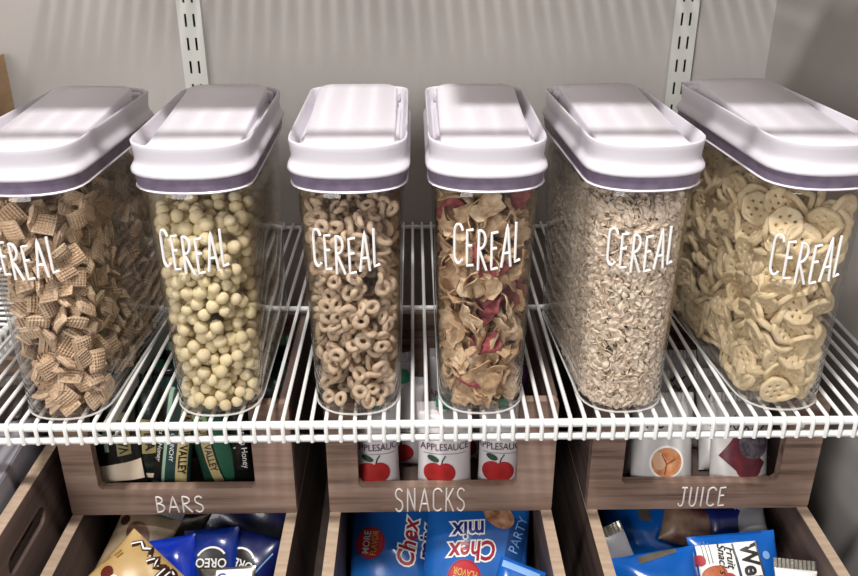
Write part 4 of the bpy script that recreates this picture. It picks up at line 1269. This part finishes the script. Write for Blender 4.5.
wrapper(182, YW, 0.042, hB, -9, "wrapper with wide tan band and black lettering between dark stripes in the BARS bin",
        [dict(k='quad', pts=[(-0.021, -0.06), (-0.011, -0.06), (-0.011, 0.06), (-0.021, 0.06)], m=BINK, layer=0, name='black_band'),
         dict(k='text', s="Oats 'n Honey", at=(-0.0155, -0.006), size=0.0085, rot=-90, m=WINK, layer=2, name='lettering'),
         dict(k='quad', pts=[(-0.011, -0.06), (-0.0075, -0.06), (-0.005, 0.06), (-0.0095, 0.06)], m=PGREEN, layer=1, name='pale_stripe'),
         dict(k='text', s='CRUNCHY', at=(-0.001, -0.010), size=0.0072, rot=-90, m=WINK, layer=2, name='lettering'),
         dict(k='quad', pts=[(0.0045, -0.06), (0.0175, -0.06), (0.0185, 0.06), (0.0065, 0.06)], m=TANI, layer=1, name='tan_band'),
         dict(k='text', s='NATURE VALLEY', at=(0.0118, -0.002), size=0.0125, xs=0.85, rot=-90, m=BINK, layer=3, bold=0.02, name='lettering')], TEAL, seed=43, tilt=80)
wrapper(216, YW + 0.002, 0.045, hB, 12, 'shiny green wrapper with slanted tan band in the BARS bin',
        [dict(k='quad', pts=[(-0.010, -0.06), (0.001, -0.06), (-0.001, 0.05), (-0.012, 0.05)], m=TANI, layer=1, name='tan_band'),
         dict(k='text', s='NATURE VALLEY', at=(-0.0050, -0.004), size=0.0115, xs=0.85, rot=-90, m=BROWN, layer=3, bold=0.01, name='lettering'),
         dict(k='quad', pts=[(0.003, -0.06), (0.020, -0.06), (0.020, 0.06), (0.003, 0.06)], m=SATIN, layer=1, name='green_panel'),
         dict(k='quad', pts=[(-0.012, 0.012), (0.004, 0.012), (0.004, 0.028), (-0.012, 0.028)], m=mat('lime_ink', '#a9c98e', 0.4), layer=2, name='lime_patch')], GREEN, seed=44, tilt=80)
wrapper(246, YW, 0.026, hB, 2, 'black wrapper with white lettering at the right end of the BARS bin',
        [dict(k='text', s="Oats 'n Honey", at=(0.004, -0.008), size=0.0098, rot=-90, m=WINK, layer=2, name='lettering'),
         dict(k='stroke', at=(-0.007, 0), lines=[[(-0.004, 0.010), (0.001, 0.013)], [(-0.001, -0.012), (0.001, -0.011)]], r=0.0009, m=WINK, layer=1, name='white_dash')], BLACKF, seed=45, tilt=80)
for r in range(1, 4):
    for c in range(4):
        if r * 4 + c in (15,): continue
        x = BX[0][0] + 0.045 + c * 0.053 + (r % 2) * 0.006
        bag_ = Bag(0.046, hB - 0.01 + 0.004 * ((r + c) % 3), 0.02, 60 + r * 5 + c)
        yy = YW + 0.056 * r
        where = ['just behind the front row', 'in the middle', 'near the back'][r - 1]
        make_bag('bar_wrapper', 'dark green bar wrapper %s of the BARS bin, %s from left' % (where, ['first', 'second', 'third', 'fourth'][c]), 'bar wrapper',
                 Vector((x, yy, Z_IN + 0.006 + bag_.h / 2)), 78, (r * 7 + c * 5) % 13 - 6, (c * 5 + r * 3) % 9 - 4, bag_, [DGREEN, GREEN, BLACKF][(r + c) % 3],
                 [dict(k='quad', pts=[(-0.010, -0.05), (0.002, -0.05), (0.002, 0.05), (-0.010, 0.05)], m=[TANI, PGREEN, DTAN][(r + 2 * c) % 3], layer=1, name='tan_band')] if (r + c) % 2 else [], (1,), PGREEN if (r + c) % 2 else GREEN, 'granola bar wrappers in the BARS bin')

# ---- in the SNACKS bin: applesauce pouches
POUCH = mat('white_pouch', '#dcd6d8', 0.35, noise=('#d2cbce', 15, (1, 1, 1)), coat=0.2)
APPLE = mat('apple_red_ink', '#b3282a', 0.35, noise=('#98201f', 50, (1, 1, 1)))
LEAF = mat('leaf_green_ink', '#2c4a35', 0.4); CAPM = mat('teal_cap', '#1d8f6d', 0.35); PURPLE = film('purple_film', '#5d2a5c', '#4a2049', 0.35); PURP_INK = mat('plum_ink', '#4c3548', 0.4)
def apple(cx, cy, k):
    return [dict(k='disc', at=(cx - 0.0060 * k, cy), r=(0.0102 * k, 0.0105 * k), m=APPLE, layer=1, name='apple_picture'),
            dict(k='disc', at=(cx + 0.0060 * k, cy), r=(0.0102 * k, 0.0105 * k), m=APPLE, layer=1, name='apple_picture'),
            dict(k='disc', at=(cx, cy - 0.004 * k), r=(0.0122 * k, 0.0098 * k), m=APPLE, layer=1, name='apple_picture'),
            dict(k='disc', at=(cx - 0.0065 * k, cy + 0.0150 * k), r=(0.0062 * k, 0.0030 * k), rot=-22, m=LEAF, layer=2, name='leaf_picture'),
            dict(k='stroke', at=(cx + 0.002 * k, cy + 0.0095 * k), lines=[[(0, 0), (0.001 * k, 0.004 * k), (0.004 * k, 0.0085 * k)]], r=0.0007 * k, m=BINK, layer=2, name='stem_picture')]
def pouch(px, d, w, h, label, acx, acy, k, txt, tz, tilt=80, yaw=0, seed=1, cap=True, capm=CAPM, items=None, m=POUCH, group='applesauce pouches in the SNACKS bin', name='applesauce_pouch', cat='pouch'):
    base = PD(px, 478, d)
    bg_ = Bag(w, h, 0.03, seed, wr=0.0010, py=4.0)
    c = Vector((base.x, d, Z_IN + 0.002 + h / 2 * math.sin(math.radians(tilt))))
    its = items if items is not None else apple(acx, acy, k) + [
        dict(k='text', s=txt, at=(0.0, tz), size=0.0115, xs=0.86, m=PURP_INK, layer=2, name='lettering'),
        dict(k='stroke', at=(0, tz - 0.008), lines=[[(-w * 0.40, 0), (w * 0.40, 0)]], r=0.0005, m=GREY_INK, layer=0, name='fold_line')]
    root = make_bag(name, label, cat, c, tilt, yaw, 0, bg_, m, its, (1,), m, group)
    if cap:
        mb = MB()
        mb.loft([[(r_ * math.cos(t), h / 2 + y_, r_ * math.sin(t)) for t in [2 * math.pi * i / 14 for i in range(14)]] for r_, y_ in ((0.004, -0.01), (0.004, 0.008))])
        part('spout', mb, POUCH, root)
        mb = MB()
        rr_ = lambda r_, y_, s_: [((r_ + (s_ if i % 2 else 0)) * math.cos(t), h / 2 + y_, (r_ + (s_ if i % 2 else 0)) * math.sin(t)) for i, t in enumerate([2 * math.pi * i / 24 for i in range(24)])]
        mb.loft([rr_(0.0085, 0.004, 0), rr_(0.009, 0.005, 0.0008), rr_(0.009, 0.014, 0.0008), rr_(0.0078, 0.0165, 0)])
        part('cap', mb, capm, root)['label'] = 'teal screw cap' if capm == CAPM else 'screw cap'
    return root
YP = YB + WT + 0.020
hp = 0.100
pouch(378, YP, 0.050, hp, 'white applesauce pouch with red apple at the left of the SNACKS bin', -0.005, -0.018, 1.15, 'APPLESAUCE', 0.012, seed=71, yaw=6)
pouch(444, YP, 0.062, hp, 'white applesauce pouch with red apple in the middle of the SNACKS bin', -0.006, -0.019, 1.15, 'APPLESAUCE', 0.012, seed=72)
pouch(499, YP, 0.050, hp, 'white applesauce pouch with red apple at the right of the SNACKS bin', -0.002, -0.018, 1.15, 'APPLESAUCE', 0.012, seed=73, yaw=-6)
for i, (px, d) in enumerate(((402, YP + 0.055), (460, YP + 0.06), (395, YP + 0.11), (450, YP + 0.12))):
    pouch(px, d, 0.055, hp, 'white applesauce pouch %s in the SNACKS bin' % ['behind the left pouch', 'behind the right pouch', 'at the back left', 'at the back right'][i], 0, -0.03, 1.1, 'APPLESAUCE', 0.004, seed=80 + i, yaw=(-8, 5, 10, -4)[i])
xm = (BX[1][0] + BX[1][1]) / 2
for i, (dx, dy, col) in enumerate(((0.075, 0.11, PURPLE), (-0.085, 0.17, PURPLE), (0.05, 0.2, NAVY))):
    bg_ = Bag(0.06, 0.10, 0.03, 90 + i)
    make_bag('snack_pouch', ['purple snack pouch along the right wall of the SNACKS bin', 'purple snack pouch at the back left of the SNACKS bin', 'navy snack pouch at the back right of the SNACKS bin'][i], 'pouch', Vector((xm + dx, YB + dy, Z_IN + 0.055)), 75, -20 + 20 * i, 0, bg_, col, (), (1,), col)

# ---- in the JUICE bin: white pouches with fruit pictures
PEACH = mat('peach_picture', '#b0623a', 0.4, noise=('#d9a071', 70, (1, 1, 1)))
DRED = mat('dark_cherry_picture', '#6d2630', 0.35, noise=('#4a1b26', 60, (1, 1, 1))); PATTERN = mat('purple_speckle_ink', '#6f6670', 0.4, noise=('#3d3840', 200, (1, 1, 1)))
scr = [[(-0.022, 0.0), (-0.018, 0.005), (-0.014, -0.002), (-0.010, 0.004), (-0.006, -0.003), (-0.002, 0.003), (0.003, -0.004), (0.008, 0.003), (0.014, -0.003), (0.020, 0.002)]]
def juice_items(kind):
    if kind == 0:
        return [dict(k='disc', at=(0.002, -0.014), r=(0.0205, 0.0195), m=WINK, layer=0, name='white_ring'),
                dict(k='disc', at=(0.002, -0.014), r=(0.0180, 0.0170), m=PEACH, layer=1, name='fruit_picture'),
                dict(k='disc', at=(-0.007, -0.012), r=(0.0075, 0.011), rot=15, m=mat('peach_flesh_picture', '#d3a98a', 0.4), layer=2, name='fruit_slice_picture'),
                dict(k='stroke', at=(0.002, -0.016), lines=[[(-0.002, -0.012), (0.0, 0.0), (0.010, 0.006)], [(0.0, 0.0), (-0.006, 0.012)]], r=0.0007, m=mat('peach_line_ink', '#7c3b22', 0.4), layer=3, name='fruit_line'),
                dict(k='text', s='No', at=(-0.012, 0.030), size=0.016, m=BINK, layer=2, bold=0.02, name='lettering')]
    return [dict(k='quad', pts=[(-0.028, -0.008), (0.010, -0.040), (0.026, -0.016), (-0.010, 0.018)], m=DRED, layer=1, name='fruit_picture'),
            dict(k='disc', at=(0.012, 0.006), r=(0.019, 0.017), m=PATTERN, layer=2, name='speckled_picture'),
            dict(k='disc', at=(0.006, -0.022), r=(0.015, 0.012), m=DRED, layer=2, name='fruit_picture'),
            dict(k='stroke', at=(0.0, 0.034), lines=scr, r=0.0012, m=BINK, layer=2, name='script'),
            dict(k='stroke', at=(0.004, 0.024), lines=scr, r=0.0009, m=BINK, layer=2, name='script')]
WPOUCH = mat('pale_grey_pouch', '#cfccca', 0.35, noise=('#bdb9b8', 25, (1, 1, 1)), coat=0.2)
pouch(657, YP + 0.004, 0.072, 0.105, 'pale juice pouch with round orange fruit picture in the JUICE bin', 0, 0, 1, '', 0, tilt=70, seed=101, cap=False, items=juice_items(0), m=WPOUCH, group='juice pouches in the JUICE bin', name='juice_pouch')
pouch(733, YP + 0.004, 0.068, 0.105, 'pale juice pouch with dark red fruit picture in the JUICE bin', 0, 0, 1, '', 0, tilt=70, seed=102, cap=False, items=juice_items(1), m=WPOUCH, group='juice pouches in the JUICE bin', name='juice_pouch')
for i, (px, d, w) in enumerate(((640, YP + 0.05, 0.06), (718, YP + 0.055, 0.075), (660, YP + 0.10, 0.07), (710, YP + 0.11, 0.06))):
    pouch(px, d, w, 0.11, 'pale juice pouch %s in the JUICE bin' % ['behind the orange fruit pouch', 'behind the dark fruit pouch', 'at the back left', 'at the back right'][i], 0, 0, 1, '', 0, tilt=58, seed=110 + i, cap=False,
          items=[dict(k='stroke', at=(-0.004, 0.030), lines=scr, r=0.0013, m=BINK, layer=2, name='script'), dict(k='stroke', at=(0.004, 0.018), lines=scr, r=0.001, m=BINK, layer=2, name='script')], m=WPOUCH, group='juice pouches in the JUICE bin', name='juice_pouch')

# ---- in the tall bin at the left edge: grey boxed packet
GB = mat('grey_card', '#98959d', 0.6, noise=('#8d8a92', 12, (1, 1, 1)))
root = empty('grey_carton', (XB - 0.075, 0.80, Z_FLOOR + 0.009)); root.rotation_euler = (0, 0, math.radians(4))
tag(root, 'plain grey-lavender carton standing in the tall bin at the left edge', 'carton')
hc = ZLB - Z_FLOOR + 0.012
mb = MB(); mb.box(-0.055, 0.050, -0.14, 0.13, 0, hc, 0.002); part('carton_body', mb, GB, root, smooth=False)
mb = MB(); mb.box(-0.054, 0.049, -0.139, -0.004, hc, hc + 0.0012); part('top_flap', mb, GB, root, smooth=False)
mb = MB(); mb.box(-0.054, 0.049, -0.002, 0.129, hc, hc + 0.0012); part('top_flap', mb, GB, root, smooth=False)
bg = Bag(0.06, 0.05, 0.02, 120, wr=0.004)
make_bag('dark_wrapper', 'crumpled dark brown wrapper on the grey carton at the left edge', 'wrapper', Vector((XB - 0.055, 0.85, ZLB + 0.034)), 20, 20, 0, bg, mat('dark_brown_film', '#3d302b', 0.4, noise=('#2b211e', 30, (1, 1, 1))), (), (1,), FOIL)
